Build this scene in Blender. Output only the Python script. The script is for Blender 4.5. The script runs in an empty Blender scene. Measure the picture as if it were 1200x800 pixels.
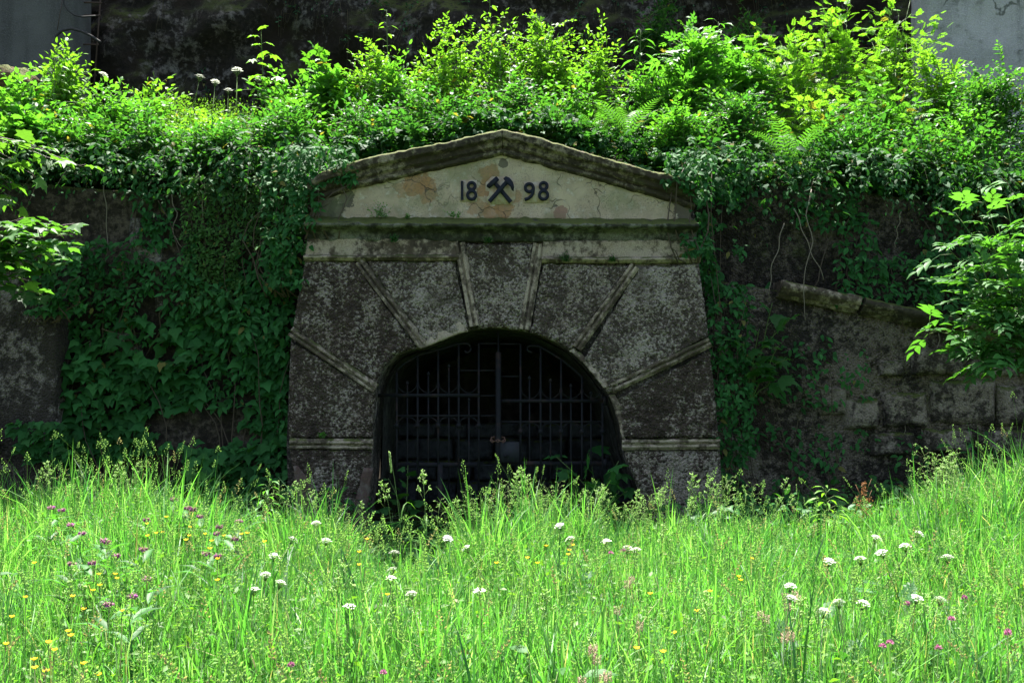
import bpy, math, random
import numpy as np
from mathutils import Vector

# ------------------------------------------------------------------ camera, world, sun, exposure
scene = bpy.context.scene
COL = scene.collection
CAM = np.array([0.0, -10.7, 1.6])
FPX = 35.0 / 36.0 * 1200.0            # focal length in photograph pixels
PITCH = math.atan(46.0 / FPX)
cam_d = bpy.data.cameras.new('camera')
cam_d.lens = 35.0
cam_d.sensor_width = 36.0
cam_d.clip_start = 0.05
cam_d.clip_end = 1000.0
cam = bpy.data.objects.new('camera', cam_d)
COL.objects.link(cam)
cam.location = CAM
cam.rotation_euler = (math.pi / 2 + PITCH, 0, 0)
scene.camera = cam

SUN_EL, SUN_AZ = math.radians(68), math.radians(-12)       # azimuth from +Y towards +X
SUN = Vector((math.sin(SUN_AZ) * math.cos(SUN_EL), math.cos(SUN_AZ) * math.cos(SUN_EL), math.sin(SUN_EL)))
world = bpy.data.worlds.new('World')
scene.world = world
world.use_nodes = True
wn = world.node_tree
bg = wn.nodes['Background']
sky = wn.nodes.new('ShaderNodeTexSky')
sky.sky_type = 'NISHITA'
sky.sun_disc = False
sky.sun_elevation = SUN_EL
sky.sun_rotation = SUN_AZ
sky.air_density = 1.0
sky.dust_density = 4.0
sky.ozone_density = 1.0
wn.links.new(sky.outputs['Color'], bg.inputs['Color'])
bg.inputs['Strength'].default_value = 0.085
sun_d = bpy.data.lights.new('sun', 'SUN')
sun_d.energy = 5.0
sun_d.angle = math.radians(0.5)
sun_d.color = (1.0, 0.965, 0.90)
sun_o = bpy.data.objects.new('sun', sun_d)
COL.objects.link(sun_o)
sun_o.rotation_euler = SUN.to_track_quat('Z', 'Y').to_euler()
sun_o.location = (0, 0, 30)
scene.view_settings.view_transform = 'Standard'
scene.view_settings.look = 'None'
scene.view_settings.gamma = 1.0
scene.view_settings.use_curve_mapping = False
scene.view_settings.exposure = 2.25
scene.cycles.max_bounces = 8
scene.cycles.diffuse_bounces = 3
scene.cycles.transmission_bounces = 4
scene.cycles.sample_clamp_indirect = 4.0

RS = np.random.RandomState(1898)
random.seed(1898)

# ------------------------------------------------------------------ helpers: projection, noise, meshes
def P(px, py, Y):
    """world point that lies on the plane y = Y and shows at photograph pixel (px, py)"""
    u, v = (px - 600.0) / FPX, (400.0 - py) / FPX
    c, s = math.cos(PITCH), math.sin(PITCH)
    d = np.array([u, c - v * s, s + v * c])
    return CAM + d * ((Y - CAM[1]) / d[1])

def PX(p):
    r = np.asarray(p) - CAM
    c, s = math.cos(PITCH), math.sin(PITCH)
    z = r[1] * c + r[2] * s
    return 600 + FPX * r[0] / z, 400 - FPX * (-r[1] * s + r[2] * c) / z

def XZ(px, py, Y=0.0):
    p = P(px, py, Y)
    return (p[0], p[2])

def vnoise(p, seed=0):
    p = np.asarray(p, float)
    i = np.floor(p).astype(np.int64)
    f = p - i
    f = f * f * (3 - 2 * f)
    def h(a, b, c):
        n = (a * 374761393 + b * 668265263 + c * 2147483647 + seed * 974711) & 0xffffffff
        n = ((n ^ (n >> 13)) * 1274126177) & 0xffffffff
        n = ((n ^ (n >> 16)) * 2246822519) & 0xffffffff
        return ((n ^ (n >> 15)) & 0xffff) / 65535.0
    r = 0
    for dx in (0, 1):
        for dy in (0, 1):
            for dz in (0, 1):
                w = (f[..., 0] if dx else 1 - f[..., 0]) * (f[..., 1] if dy else 1 - f[..., 1]) * (f[..., 2] if dz else 1 - f[..., 2])
                r = r + w * h(i[..., 0] + dx, i[..., 1] + dy, i[..., 2] + dz)
    return r * 2 - 1

def fbm(p, octv=4, seed=0, gain=0.5):
    p = np.asarray(p, float)
    r, a = 0, 1.0
    for k in range(octv):
        r = r + a * vnoise(p * (2.03 ** k) + 17.3 * k, seed + k)
        a *= gain
    return r

def n2(x, y, f, seed=0, octv=4):
    return fbm(np.stack([x * f, y * f, np.zeros_like(x) + 0.37], -1), octv, seed)

def norm(a):
    return a / np.maximum(np.linalg.norm(a, axis=-1, keepdims=True), 1e-9)

class Acc:
    """collects triangles (and a colour per vertex) and links them as ONE mesh object"""
    def __init__(self):
        self.v, self.t, self.c, self.n = [], [], [], 0
    def add(self, v, t, c=None):
        v = np.asarray(v, np.float32).reshape(-1, 3)
        t = np.asarray(t, np.int64).reshape(-1, 3)
        if c is None:
            c = (0.5, 0.5, 0.5)
        c = np.asarray(c, np.float32)
        if c.ndim == 1:
            c = np.tile(c, (len(v), 1))
        self.v.append(v); self.t.append(t + self.n); self.c.append(c)
        self.n += len(v)
        return self
    def quads(self, v, q, c=None):
        q = np.asarray(q, np.int64).reshape(-1, 4)
        return self.add(v, np.concatenate([q[:, [0, 1, 2]], q[:, [0, 2, 3]]]), c)
    def mesh(self, name, mat, off=(0, 0, 0), smooth=False):
        v = np.concatenate(self.v) - np.asarray(off, np.float32)
        t = np.concatenate(self.t)
        c = np.concatenate(self.c)
        me = bpy.data.meshes.new(name)
        me.vertices.add(len(v))
        me.vertices.foreach_set('co', v.astype(np.float32).ravel())
        me.loops.add(len(t) * 3)
        me.loops.foreach_set('vertex_index', t.astype(np.int32).ravel())
        me.polygons.add(len(t))
        me.polygons.foreach_set('loop_start', (np.arange(len(t)) * 3).astype(np.int32))
        if smooth:
            me.polygons.foreach_set('use_smooth', np.ones(len(t), bool))
        me.update(calc_edges=True)
        a = me.attributes.new('col', 'FLOAT_COLOR', 'POINT')
        a.data.foreach_set('color', np.concatenate([c, np.ones((len(c), 1), np.float32)], 1).astype(np.float32).ravel())
        me.materials.append(mat)
        return me
    def build(self, name, mat, parent=None, smooth=False):
        off = np.zeros(3)
        q = parent
        while q is not None:
            off = off + np.array(q.location)
            q = q.parent
        return link(name, self.mesh(name, mat, off, smooth), parent)

def link(name, me, parent=None):
    o = bpy.data.objects.new(name, me)
    COL.objects.link(o)
    o.parent = parent
    return o

def tag(o, label=None, cat=None, group=None, kind=None):
    for k, v in (('label', label), ('category', cat), ('group', group), ('kind', kind)):
        if v:
            o[k] = v
    return o

def thing(name, label, cat, loc=(0, 0, 0), group=None):
    o = bpy.data.objects.new(name, None)
    o.empty_display_size = 0.1
    COL.objects.link(o)
    o.location = [float(a) for a in loc]
    return tag(o, label, cat, group)

def children(o):
    return [c for c in list(bpy.data.objects) if c.parent == o]

def copy_tree(o, kids, loc, rotz=0.0, scale=1.0, label=None, group=None):
    c = o.copy()
    COL.objects.link(c)
    c.location = [float(a) for a in loc]
    c.rotation_euler = (0, 0, rotz)
    c.scale = (scale,) * 3
    if label: c['label'] = label
    if group: c['group'] = group
    for k in kids:
        d = k.copy()
        COL.objects.link(d)
        d.parent = c
    return c

def tube(acc, pts, r0, r1=None, sides=5, col=None):
    pts = np.asarray(pts, float)
    n = len(pts)
    r1 = r0 if r1 is None else r1
    rad = np.linspace(r0, r1, n) if np.ndim(r0) == 0 else np.asarray(r0)
    tan = norm(np.gradient(pts, axis=0))
    ref = np.array([0, 0, 1.0]) if abs(tan[:, 2]).mean() < 0.8 else np.array([1.0, 0, 0])
    a = norm(np.cross(tan, ref)); b = np.cross(tan, a)
    ang = np.arange(sides) * 2 * math.pi / sides
    ring = pts[:, None] + rad[:, None, None] * (a[:, None] * np.cos(ang)[None, :, None] + b[:, None] * np.sin(ang)[None, :, None])
    v = np.concatenate([ring.reshape(-1, 3), pts[:1], pts[-1:]])
    q = []
    for i in range(n - 1):
        for j in range(sides):
            q.append((i * sides + j, i * sides + (j + 1) % sides, (i + 1) * sides + (j + 1) % sides, (i + 1) * sides + j))
    q = np.array(q)
    t = np.concatenate([q[:, [0, 1, 2]], q[:, [0, 2, 3]],
                        [(n * sides, (j + 1) % sides, j) for j in range(sides)],
                        [(n * sides + 1, (n - 1) * sides + j, (n - 1) * sides + (j + 1) % sides) for j in range(sides)]])
    acc.add(v, t, col)

def box(acc, x0, x1, y0, y1, z0, z1, col=None):
    v = [(x, y, z) for x in (x0, x1) for y in (y0, y1) for z in (z0, z1)]
    acc.quads(v, [(0, 1, 3, 2), (4, 6, 7, 5), (0, 4, 5, 1), (2, 3, 7, 6), (0, 2, 6, 4), (1, 5, 7, 3)], col)

def bar(acc, p0, p1, w, d, col=None):
    """square bar between two points, w across in the xz plane, d in y"""
    p0, p1 = np.asarray(p0, float), np.asarray(p1, float)
    t = norm(p1 - p0)
    s = norm(np.cross(t, [0, 1, 0])) * w / 2
    y = np.array([0, d / 2, 0])
    v = [p + a * s + b * y for p in (p0, p1) for a in (-1, 1) for b in (-1, 1)]
    acc.quads(v, [(0, 1, 3, 2), (4, 6, 7, 5), (0, 4, 5, 1), (2, 3, 7, 6), (0, 2, 6, 4), (1, 5, 7, 3)], col)

def resample(pts, n):
    pts = np.asarray(pts, float)
    d = np.r_[0, np.cumsum(np.linalg.norm(np.diff(pts, axis=0), axis=1))]
    t = np.linspace(0, d[-1], n)
    return np.stack([np.interp(t, d, pts[:, k]) for k in range(pts.shape[1])], 1)

def ruled(bot, top, nu, nv, yprof, amp=0.01, freq=9.0, edge=0.006, back=0.5, seed=0, extra=None):
    """a slab whose front runs between two (x, z) polylines; yprof(v) gives its depth, noise roughens it; sides run back to y = back"""
    B, T = resample(bot, nu), resample(top, nu)
    v = np.linspace(0, 1, nv)
    g = B[:, None] * (1 - v)[None, :, None] + T[:, None] * v[None, :, None]
    X, Z = g[..., 0], g[..., 1]
    Y = np.array([yprof(a) for a in v])[None, :] + amp * n2(X + seed * 3.1, Z, freq, seed) 
    if extra is not None:
        Y = Y + extra(X, Z)
    X = X + edge * n2(X, Z, 14.0, seed + 50, 3); Z = Z + edge * n2(X, Z, 14.0, seed + 60, 3)
    V = np.stack([X, Y, Z], -1).reshape(-1, 3)
    idx = np.arange(nu * nv).reshape(nu, nv)
    q = np.stack([idx[:-1, :-1], idx[1:, :-1], idx[1:, 1:], idx[:-1, 1:]], -1).reshape(-1, 4)
    ring = np.concatenate([idx[:, 0], idx[-1, 1:], idx[-2::-1, -1], idx[0, -2:0:-1]])
    bv = V[ring].copy(); bv[:, 1] = back
    m = len(ring); off = len(V)
    k = np.arange(m)
    q2 = np.stack([ring, off + k, off + (k + 1) % m, np.roll(ring, -1)], -1)
    a = Acc()
    a.quads(np.concatenate([V, bv]), np.concatenate([q, q2]))
    return a

# ------------------------------------------------------------------ materials
def mat_new(name):
    m = bpy.data.materials.new(name)
    m.use_nodes = True
    nt = m.node_tree
    for n in list(nt.nodes):
        nt.nodes.remove(n)
    return m, nt

class G:
    """small node graph writer"""
    def __init__(self, name):
        self.m, self.nt = mat_new(name)
        self.out = self.n('ShaderNodeOutputMaterial')
        self.pos = self.n('ShaderNodeNewGeometry')
    def n(self, typ, **kw):
        nd = self.nt.nodes.new(typ)
        for k, v in kw.items():
            setattr(nd, k, v)
        return nd
    def set(self, sock, val):
        if isinstance(val, bpy.types.NodeSocket):
            self.nt.links.new(val, sock)
        elif val is not None:
            if sock.type == 'RGBA' and len(val) == 3:
                val = (*val, 1)
            sock.default_value = val
    def noise(self, scale, detail=6, rough=0.6, vec=None, dist=0.0):
        t = self.n('ShaderNodeTexNoise')
        self.set(t.inputs['Vector'], vec or self.pos.outputs['Position'])
        t.inputs['Scale'].default_value = scale; t.inputs['Detail'].default_value = detail
        t.inputs['Roughness'].default_value = rough; t.inputs['Distortion'].default_value = dist
        return t.outputs['Fac']
    def voro(self, scale, feature='DISTANCE_TO_EDGE', vec=None):
        t = self.n('ShaderNodeTexVoronoi', feature=feature)
        self.set(t.inputs['Vector'], vec or self.pos.outputs['Position'])
        t.inputs['Scale'].default_value = scale
        return t.outputs['Distance']
    def ramp(self, fac, lo, hi, a=0.0, b=1.0):
        t = self.n('ShaderNodeMapRange', interpolation_type='SMOOTHSTEP')
        self.set(t.inputs[0], fac)
        t.inputs[1].default_value = lo; t.inputs[2].default_value = hi
        t.inputs[3].default_value = a; t.inputs[4].default_value = b
        return t.outputs[0]
    def math(self, op, a, b=None, c=None):
        t = self.n('ShaderNodeMath', operation=op)
        self.set(t.inputs[0], a)
        if b is not None: self.set(t.inputs[1], b)
        if c is not None: self.set(t.inputs[2], c)
        return t.outputs[0]
    def mix(self, fac, a, b, blend='MIX'):
        t = self.n('ShaderNodeMix', data_type='RGBA', blend_type=blend)
        self.set(t.inputs[0], fac); self.set(t.inputs[6], a); self.set(t.inputs[7], b)
        return t.outputs[2]
    def up(self):
        s = self.n('ShaderNodeSeparateXYZ')
        self.nt.links.new(self.pos.outputs['Normal'], s.inputs[0])
        return s.outputs[2]
    def sep(self):
        s = self.n('ShaderNodeSeparateXYZ')
        self.nt.links.new(self.pos.outputs['Position'], s.inputs[0])
        return s.outputs
    def spot(self, p, r):
        """1 near point p, falling to 0 at r, with a ragged edge: a stain with a place of its own"""
        nz = self.n('ShaderNodeTexNoise'); nz.inputs['Scale'].default_value = 6.0; nz.inputs['Detail'].default_value = 9; nz.inputs['Roughness'].default_value = 0.68
        self.nt.links.new(self.pos.outputs['Position'], nz.inputs['Vector'])
        d = self.n('ShaderNodeVectorMath', operation='DISTANCE')
        self.nt.links.new(self.pos.outputs['Position'], d.inputs[0]); d.inputs[1].default_value = [float(a) for a in p]
        k = self.math('ADD', d.outputs['Value'], self.math('MULTIPLY', self.math('SUBTRACT', nz.outputs['Fac'], 0.5), r * 2.6))
        return self.ramp(k, r * 0.80, r * 0.92, 1.0, 0.0)
    def bump(self, h, dist=0.01, strength=1.0, nrm=None):
        b = self.n('ShaderNodeBump')
        b.inputs['Strength'].default_value = strength; b.inputs['Distance'].default_value = dist
        self.set(b.inputs['Height'], h)
        if nrm is not None: self.set(b.inputs['Normal'], nrm)
        return b.outputs[0]
    def finish(self, color, rough=0.9, bump=None, metal=0.0, spec=0.3):
        p = self.n('ShaderNodeBsdfPrincipled')
        self.set(p.inputs['Base Color'], color); self.set(p.inputs['Roughness'], rough)
        p.inputs['Metallic'].default_value = metal
        p.inputs['Specular IOR Level'].default_value = spec
        if bump is not None: self.set(p.inputs['Normal'], bump)
        self.nt.links.new(p.outputs[0], self.out.inputs[0])
        return self.m

MOSS = (0.045, 0.062, 0.012)

def stucco(name, dark, light, warm, bias=0.5, fine=38.0, moss=0.5, bumpd=0.02, cell=0.0):
    """weathered render: pale ground under a dark lichen crust with run-off streaks, moss where it lies level; cell > 0 adds thrown pebbles"""
    g = G(name)
    oi = g.n('ShaderNodeObjectInfo')
    big = g.noise(0.9, 5, 0.6, dist=0.6)
    mid = g.noise(4.2, 6, 0.65, dist=0.5)
    hi = g.noise(fine, 4, 0.72)
    st = g.n('ShaderNodeMapping'); st.inputs['Scale'].default_value = (7, 7, 0.9)
    g.nt.links.new(g.pos.outputs['Position'], st.inputs['Vector'])
    streak = g.noise(1.0, 5, 0.6, st.outputs[0])
    k = g.math('ADD', hi, g.math('MULTIPLY', g.math('SUBTRACT', mid, 0.5), 0.75))
    k = g.math('ADD', k, g.math('MULTIPLY', g.math('SUBTRACT', big, 0.5), 0.95))
    k = g.math('ADD', k, g.math('MULTIPLY', g.math('SUBTRACT', streak, 0.5), 0.4))
    k = g.math('ADD', k, g.math('MULTIPLY', g.math('SUBTRACT', oi.outputs['Random'], 0.5), 0.10))
    h = g.math('ADD', hi, g.math('MULTIPLY', g.noise(95.0, 2), 0.5))
    v = g.n('ShaderNodeTexVoronoi'); v.inputs['Scale'].default_value = 40.0
    g.nt.links.new(g.pos.outputs['Position'], v.inputs['Vector'])
    cs = g.n('ShaderNodeSeparateColor'); g.nt.links.new(v.outputs['Color'], cs.inputs[0])
    if cell:
        k = g.math('ADD', k, g.math('MULTIPLY', g.math('SUBTRACT', cs.outputs[0], 0.5), cell))
        h = g.math('SUBTRACT', h, g.math('MULTIPLY', v.outputs['Distance'], 1.2))
    f = g.ramp(k, bias - 0.10, bias + 0.18)
    pale = g.mix(g.ramp(g.noise(2.3, 5), 0.4, 0.65), light, warm)
    pale = g.mix(g.ramp(g.noise(110.0, 2), 0.35, 0.7), pale, tuple(min(1, a * 1.4) for a in light))
    if cell > 0.2:
        off = g.n('ShaderNodeVectorMath', operation='ADD'); g.nt.links.new(g.pos.outputs['Position'], off.inputs[0])
        cv = g.n('ShaderNodeCombineXYZ'); g.nt.links.new(g.math('MULTIPLY', oi.outputs['Random'], 37.0), cv.inputs[0]); g.nt.links.new(cv.outputs[0], off.inputs[1])
        lich = g.math('MULTIPLY', g.ramp(g.noise(3.2, 9, 0.72, off.outputs[0], 0.8), 0.60, 0.645), g.ramp(hi, 0.36, 0.52))
        pale = g.mix(lich, pale, tuple(min(1, a * 1.5) for a in light))
        f = g.math('MAXIMUM', f, g.math('MULTIPLY', lich, 0.8))
        damp = g.ramp(g.noise(1.5, 7, 0.65, off.outputs[0], 1.0), 0.56, 0.66)
        f = g.math('MULTIPLY', f, g.math('SUBTRACT', 1.0, g.math('MULTIPLY', damp, 0.65)))
    dk = g.mix(g.ramp(g.noise(16.0, 4), 0.35, 0.7), dark, tuple(a * 2.2 for a in dark))
    dk = g.mix(g.ramp(g.noise(1.7, 4), 0.45, 0.65), dk, tuple(a * 0.35 for a in warm))
    c = g.mix(f, dk, pale)
    m = g.math('MULTIPLY', g.ramp(g.up(), 0.25, 0.75), g.ramp(g.noise(9.0, 6), 0.46 - 0.16 * moss, 0.62 - 0.14 * moss))
    m2 = g.math('MULTIPLY', g.ramp(g.noise(2.0, 8, 0.7), 0.55, 0.72), 0.55 * moss)
    c = g.mix(g.math('MAXIMUM', m, m2), c, g.mix(g.noise(25.0), MOSS, (0.085, 0.095, 0.022)))
    return g.finish(c, 0.92, g.bump(h, bumpd, 1.0), spec=0.2)

M = {}
M['roughcast'] = stucco('roughcast_render', (0.034, 0.0235, 0.0165), (0.27, 0.224, 0.174), (0.17, 0.122, 0.084), 0.565, 30.0, 0.25, 0.03, 0.30)
M['roughcast_pale'] = stucco('pale_roughcast_render', (0.050, 0.037, 0.027), (0.31, 0.258, 0.203), (0.215, 0.162, 0.112), 0.515, 34.0, 0.2, 0.03, 0.28)
M['plaster'] = stucco('plaster_moulding', (0.045, 0.033, 0.023), (0.29, 0.23, 0.17), (0.22, 0.16, 0.105), 0.49, 13.0, 0.45, 0.006)
M['cornice'] = stucco('mossy_cornice', (0.028, 0.022, 0.015), (0.20, 0.165, 0.11), (0.12, 0.09, 0.056), 0.60, 14.0, 1.1, 0.010)
M['ledge'] = stucco('mossy_ledge', (0.022, 0.022, 0.015), (0.13, 0.125, 0.095), (0.085, 0.08, 0.05), 0.50, 9.0, 1.1, 0.010)
M['core'] = stucco('portal_core', (0.018, 0.0145, 0.0115), (0.18, 0.155, 0.125), (0.125, 0.095, 0.07), 0.53, 20.0, 0.8, 0.015, 0.1)
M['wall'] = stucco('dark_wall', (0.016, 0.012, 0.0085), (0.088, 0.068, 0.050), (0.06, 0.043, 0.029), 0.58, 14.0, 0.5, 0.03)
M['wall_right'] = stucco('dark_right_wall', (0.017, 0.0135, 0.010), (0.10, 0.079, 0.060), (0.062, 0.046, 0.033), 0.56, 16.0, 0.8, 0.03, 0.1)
M['wing'] = stucco('wing_wall_render', (0.020, 0.0155, 0.012), (0.165, 0.131, 0.101), (0.11, 0.08, 0.058), 0.55, 14.0, 0.35, 0.03, 0.12)
M['buttress'] = stucco('buttress_render', (0.018, 0.0145, 0.011), (0.175, 0.15, 0.125), (0.105, 0.084, 0.064), 0.56, 12.0, 0.25, 0.02, 0.1)
M['tunnel'] = stucco('tunnel_lining', (0.05, 0.048, 0.042), (0.14, 0.135, 0.12), (0.10, 0.095, 0.07), 0.50, 7.0, 0.8, 0.02)
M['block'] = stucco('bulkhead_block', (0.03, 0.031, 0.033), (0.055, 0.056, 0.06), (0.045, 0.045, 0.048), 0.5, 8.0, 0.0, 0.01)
M['cliff'] = stucco('cliff_rock', (0.016, 0.0125, 0.009), (0.17, 0.15, 0.135), (0.065, 0.044, 0.026), 0.585, 8.0, 0.7, 0.06)

def tympanum_mat():
    g = G('tympanum_plaster')
    c = g.mix(g.ramp(g.noise(3.0, 6), 0.38, 0.62), (0.43, 0.345, 0.225), (0.34, 0.265, 0.17))
    c = g.mix(g.ramp(g.noise(12.0, 6, 0.7), 0.52, 0.7), c, (0.48, 0.42, 0.32))
    och = (0.36, 0.19, 0.075)
    for px, py, r, k in ((487, 216, .17, .8), (500, 223, .15, .75), (470, 222, .10, .55), (560, 243, .14, .6), (574, 205, .13, .85), (570, 222, .13, .85), (590, 243, .13, .85), (575, 250, .10, .7), (604, 232, .08, .6)):
        f = g.math('MULTIPLY', g.spot(P(px, py, 0.02), r), k)
        c = g.mix(f, c, g.mix(g.noise(20.0), och, (0.20, 0.11, 0.05)))
    c = g.mix(g.math('MULTIPLY', g.spot(P(656, 250, 0.02), 0.08), 0.55), c, (0.16, 0.035, 0.035))
    for px, py, r in ((375, 240, .22), (395, 248, .12), (405, 235, .10), (590, 192, .06), (800, 246, .16)):
        c = g.mix(g.math('MULTIPLY', g.spot(P(px, py, 0.02), r), 0.8), c, (0.05, 0.046, 0.036))
    wob = g.n('ShaderNodeVectorMath', operation='MULTIPLY_ADD')
    nz = g.n('ShaderNodeTexNoise'); nz.inputs['Scale'].default_value = 6.0
    g.nt.links.new(g.pos.outputs['Position'], nz.inputs['Vector'])
    g.nt.links.new(nz.outputs['Color'], wob.inputs[0]); wob.inputs[1].default_value = (.22, .22, .22)
    g.nt.links.new(g.pos.outputs['Position'], wob.inputs[2])
    cr = g.voro(3.1, vec=wob.outputs[0])
    crack = g.math('MULTIPLY', g.ramp(cr, 0.004, 0.018, 1.0, 0.0), g.ramp(g.noise(1.7, 3), 0.45, 0.58))
    c = g.mix(g.math('MULTIPLY', crack, 0.8), c, (0.05, 0.042, 0.032))
    sp = g.math('MULTIPLY', g.ramp(g.noise(60.0, 5, 0.72), 0.50, 0.64), g.ramp(g.noise(2.6, 6), 0.34, 0.60))
    c = g.mix(g.math('MULTIPLY', sp, 0.7), c, (0.09, 0.08, 0.06))
    gn = g.math('MULTIPLY', g.ramp(g.noise(1.9, 6, 0.65), 0.47, 0.62), 0.5)
    c = g.mix(gn, c, (0.15, 0.16, 0.075))
    h = g.math('SUBTRACT', g.noise(40.0, 5), g.math('MULTIPLY', crack, 1.2))
    return g.finish(c, 0.9, g.bump(h, 0.006), spec=0.2)
M['tympanum'] = tympanum_mat()

def plaque_mat():
    g = G('plaque_plaster')
    c = g.mix(g.ramp(g.noise(14.0, 6), 0.4, 0.62), (0.45, 0.38, 0.27), (0.36, 0.265, 0.16))
    return g.finish(c, 0.9, g.bump(g.noise(60.0, 4), 0.004), spec=0.2)
M['plaque'] = plaque_mat()

def flaked_mat():
    g = G('flaked_brick_red_plaster')
    c = g.mix(g.ramp(g.noise(9.0, 6), 0.4, 0.62), (0.085, 0.052, 0.040), (0.12, 0.095, 0.075))
    return g.finish(c, 0.9, g.bump(g.noise(50.0, 5), 0.01), spec=0.2)
M['flaked'] = flaked_mat()

def iron_mat(name, c1, c2, rust=0.5):
    g = G(name)
    r = g.ramp(g.noise(9.0, 7, 0.7), 0.5, 0.7, 0.0, rust)
    c = g.mix(r, g.mix(g.noise(30.0), c1, c2), (0.06, 0.03, 0.02))
    return g.finish(c, 0.75, g.bump(g.noise(90.0, 4), 0.002), spec=0.18)
M['iron'] = iron_mat('painted_gate_iron', (0.006, 0.0062, 0.0068), (0.011, 0.0113, 0.0125), 0.45)
M['emblem'] = iron_mat('dark_blue_iron', (0.008, 0.009, 0.014), (0.016, 0.018, 0.028), 0.1)
M['rust'] = iron_mat('rusty_iron', (0.05, 0.035, 0.028), (0.08, 0.05, 0.04), 0.9)
M['chain'] = iron_mat('rusty_chain', (0.11, 0.06, 0.04), (0.18, 0.10, 0.07), 0.3)
M['sign'] = iron_mat('dull_steel_plate', (0.017, 0.018, 0.02), (0.028, 0.029, 0.031), 0.2)
M['hose'] = iron_mat('black_hose', (0.022, 0.021, 0.021), (0.04, 0.036, 0.034), 0.0)

def ground_mat(name, a, b, d):
    g = G(name)
    c = g.mix(g.ramp(g.noise(2.0, 6), 0.35, 0.65), a, b)
    c = g.mix(g.ramp(g.noise(20.0, 5, 0.7), 0.5, 0.7), c, d)
    return g.finish(c, 0.95, g.bump(g.noise(30.0, 6), 0.03), spec=0.1)
M['ground'] = ground_mat('meadow_soil', (0.045, 0.07, 0.018), (0.03, 0.05, 0.014), (0.035, 0.028, 0.018))
M['earth'] = ground_mat('terrace_earth', (0.03, 0.03, 0.014), (0.02, 0.026, 0.01), (0.04, 0.03, 0.018))
M['hill'] = ground_mat('hill_grass', (0.045, 0.08, 0.02), (0.035, 0.06, 0.015), (0.05, 0.06, 0.02))

def concrete_mat(name, a, b, crack):
    g = G(name)
    c = g.mix(g.ramp(g.noise(1.1, 7, 0.65), 0.35, 0.65), a, b)
    st = g.n('ShaderNodeMapping'); st.inputs['Scale'].default_value = (6, 6, 0.6)
    g.nt.links.new(g.pos.outputs['Position'], st.inputs['Vector'])
    c = g.mix(g.math('MULTIPLY', g.ramp(g.noise(1.0, 5, 0.6, st.outputs[0]), 0.45, 0.75), 0.5), c, tuple(x * 0.5 for x in a))
    c = g.mix(g.ramp(g.noise(60.0, 4), 0.45, 0.75), c, tuple(x * 1.2 for x in b))
    if crack:
        wob = g.n('ShaderNodeVectorMath', operation='MULTIPLY_ADD'); nz = g.n('ShaderNodeTexNoise'); nz.inputs['Scale'].default_value = 2.5; nz.inputs['Detail'].default_value = 6
        g.nt.links.new(g.pos.outputs['Position'], nz.inputs['Vector']); g.nt.links.new(nz.outputs['Color'], wob.inputs[0]); wob.inputs[1].default_value = (.9, .9, .9); g.nt.links.new(g.pos.outputs['Position'], wob.inputs[2])
        k = g.math('MULTIPLY', g.ramp(g.voro(0.55, vec=wob.outputs[0]), 0.002, 0.02, 1.0, 0.0), g.ramp(g.noise(1.2, 3), 0.42, 0.55))
        c = g.mix(g.math('MULTIPLY', g.ramp(g.noise(3.0, 8, 0.7), 0.55, 0.68), 0.7), c, (0.11, 0.11, 0.09))
        c = g.mix(g.math('MULTIPLY', k, 0.8), c, (0.05, 0.055, 0.04))
    return g.finish(c, 0.9, g.bump(g.math('ADD', g.noise(45.0, 5), g.noise(6.0, 6)), 0.012), spec=0.2)
M['concrete'] = concrete_mat('grey_concrete', (0.062, 0.060, 0.057), (0.088, 0.086, 0.081), False)
M['pale_wall'] = concrete_mat('pale_cracked_plaster', (0.27, 0.262, 0.25), (0.33, 0.32, 0.30), True)
M['stone'] = stucco('wall_stone', (0.023, 0.018, 0.0145), (0.185, 0.150, 0.118), (0.125, 0.096, 0.072), 0.53, 12.0, 0.3, 0.012, 0.12)
M['bark_rock'] = stucco('brown_rock', (0.04, 0.026, 0.012), (0.15, 0.10, 0.045), (0.10, 0.06, 0.024), 0.5, 18.0, 1.0, 0.03)

def leaf_mat(name, rough=0.42, trans=0.42, tint=(1.5, 1.25, 0.55), spec=0.45):
    g = G(name)
    a = g.n('ShaderNodeAttribute', attribute_name='col')
    c = g.mix(0.55, a.outputs['Color'], g.mix(g.noise(35.0, 3), (0.72, 0.72, 0.72), (1.28, 1.28, 1.28)), 'MULTIPLY')
    p = g.n('ShaderNodeBsdfPrincipled')
    g.set(p.inputs['Base Color'], c); p.inputs['Roughness'].default_value = rough
    p.inputs['Specular IOR Level'].default_value = spec
    t = g.n('ShaderNodeBsdfTranslucent')
    g.set(t.inputs['Color'], g.mix(1.0, c, tint, 'MULTIPLY'))
    s = g.n('ShaderNodeMixShader'); s.inputs[0].default_value = trans
    g.nt.links.new(p.outputs[0], s.inputs[1]); g.nt.links.new(t.outputs[0], s.inputs[2])
    g.nt.links.new(s.outputs[0], g.out.inputs[0])
    return g.m
M['leaf'] = leaf_mat('green_leaf', 0.5, 0.45, (1.55, 1.65, 0.5), 0.2)
M['grass'] = leaf_mat('grass_blade', 0.48, 0.52, (1.35, 1.5, 0.7), 0.3)
M['ivy'] = leaf_mat('ivy_leaf', 0.62, 0.40, (1.5, 1.6, 0.5), 0.12)
M['petal'] = leaf_mat('petal', 0.7, 0.3, (1, 1, 1), 0.2)

def stem_mat():
    g = G('plant_stem')
    a = g.n('ShaderNodeAttribute', attribute_name='col')
    return g.finish(a.outputs['Color'], 0.6, spec=0.3)
M['stem'] = stem_mat()

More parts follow.
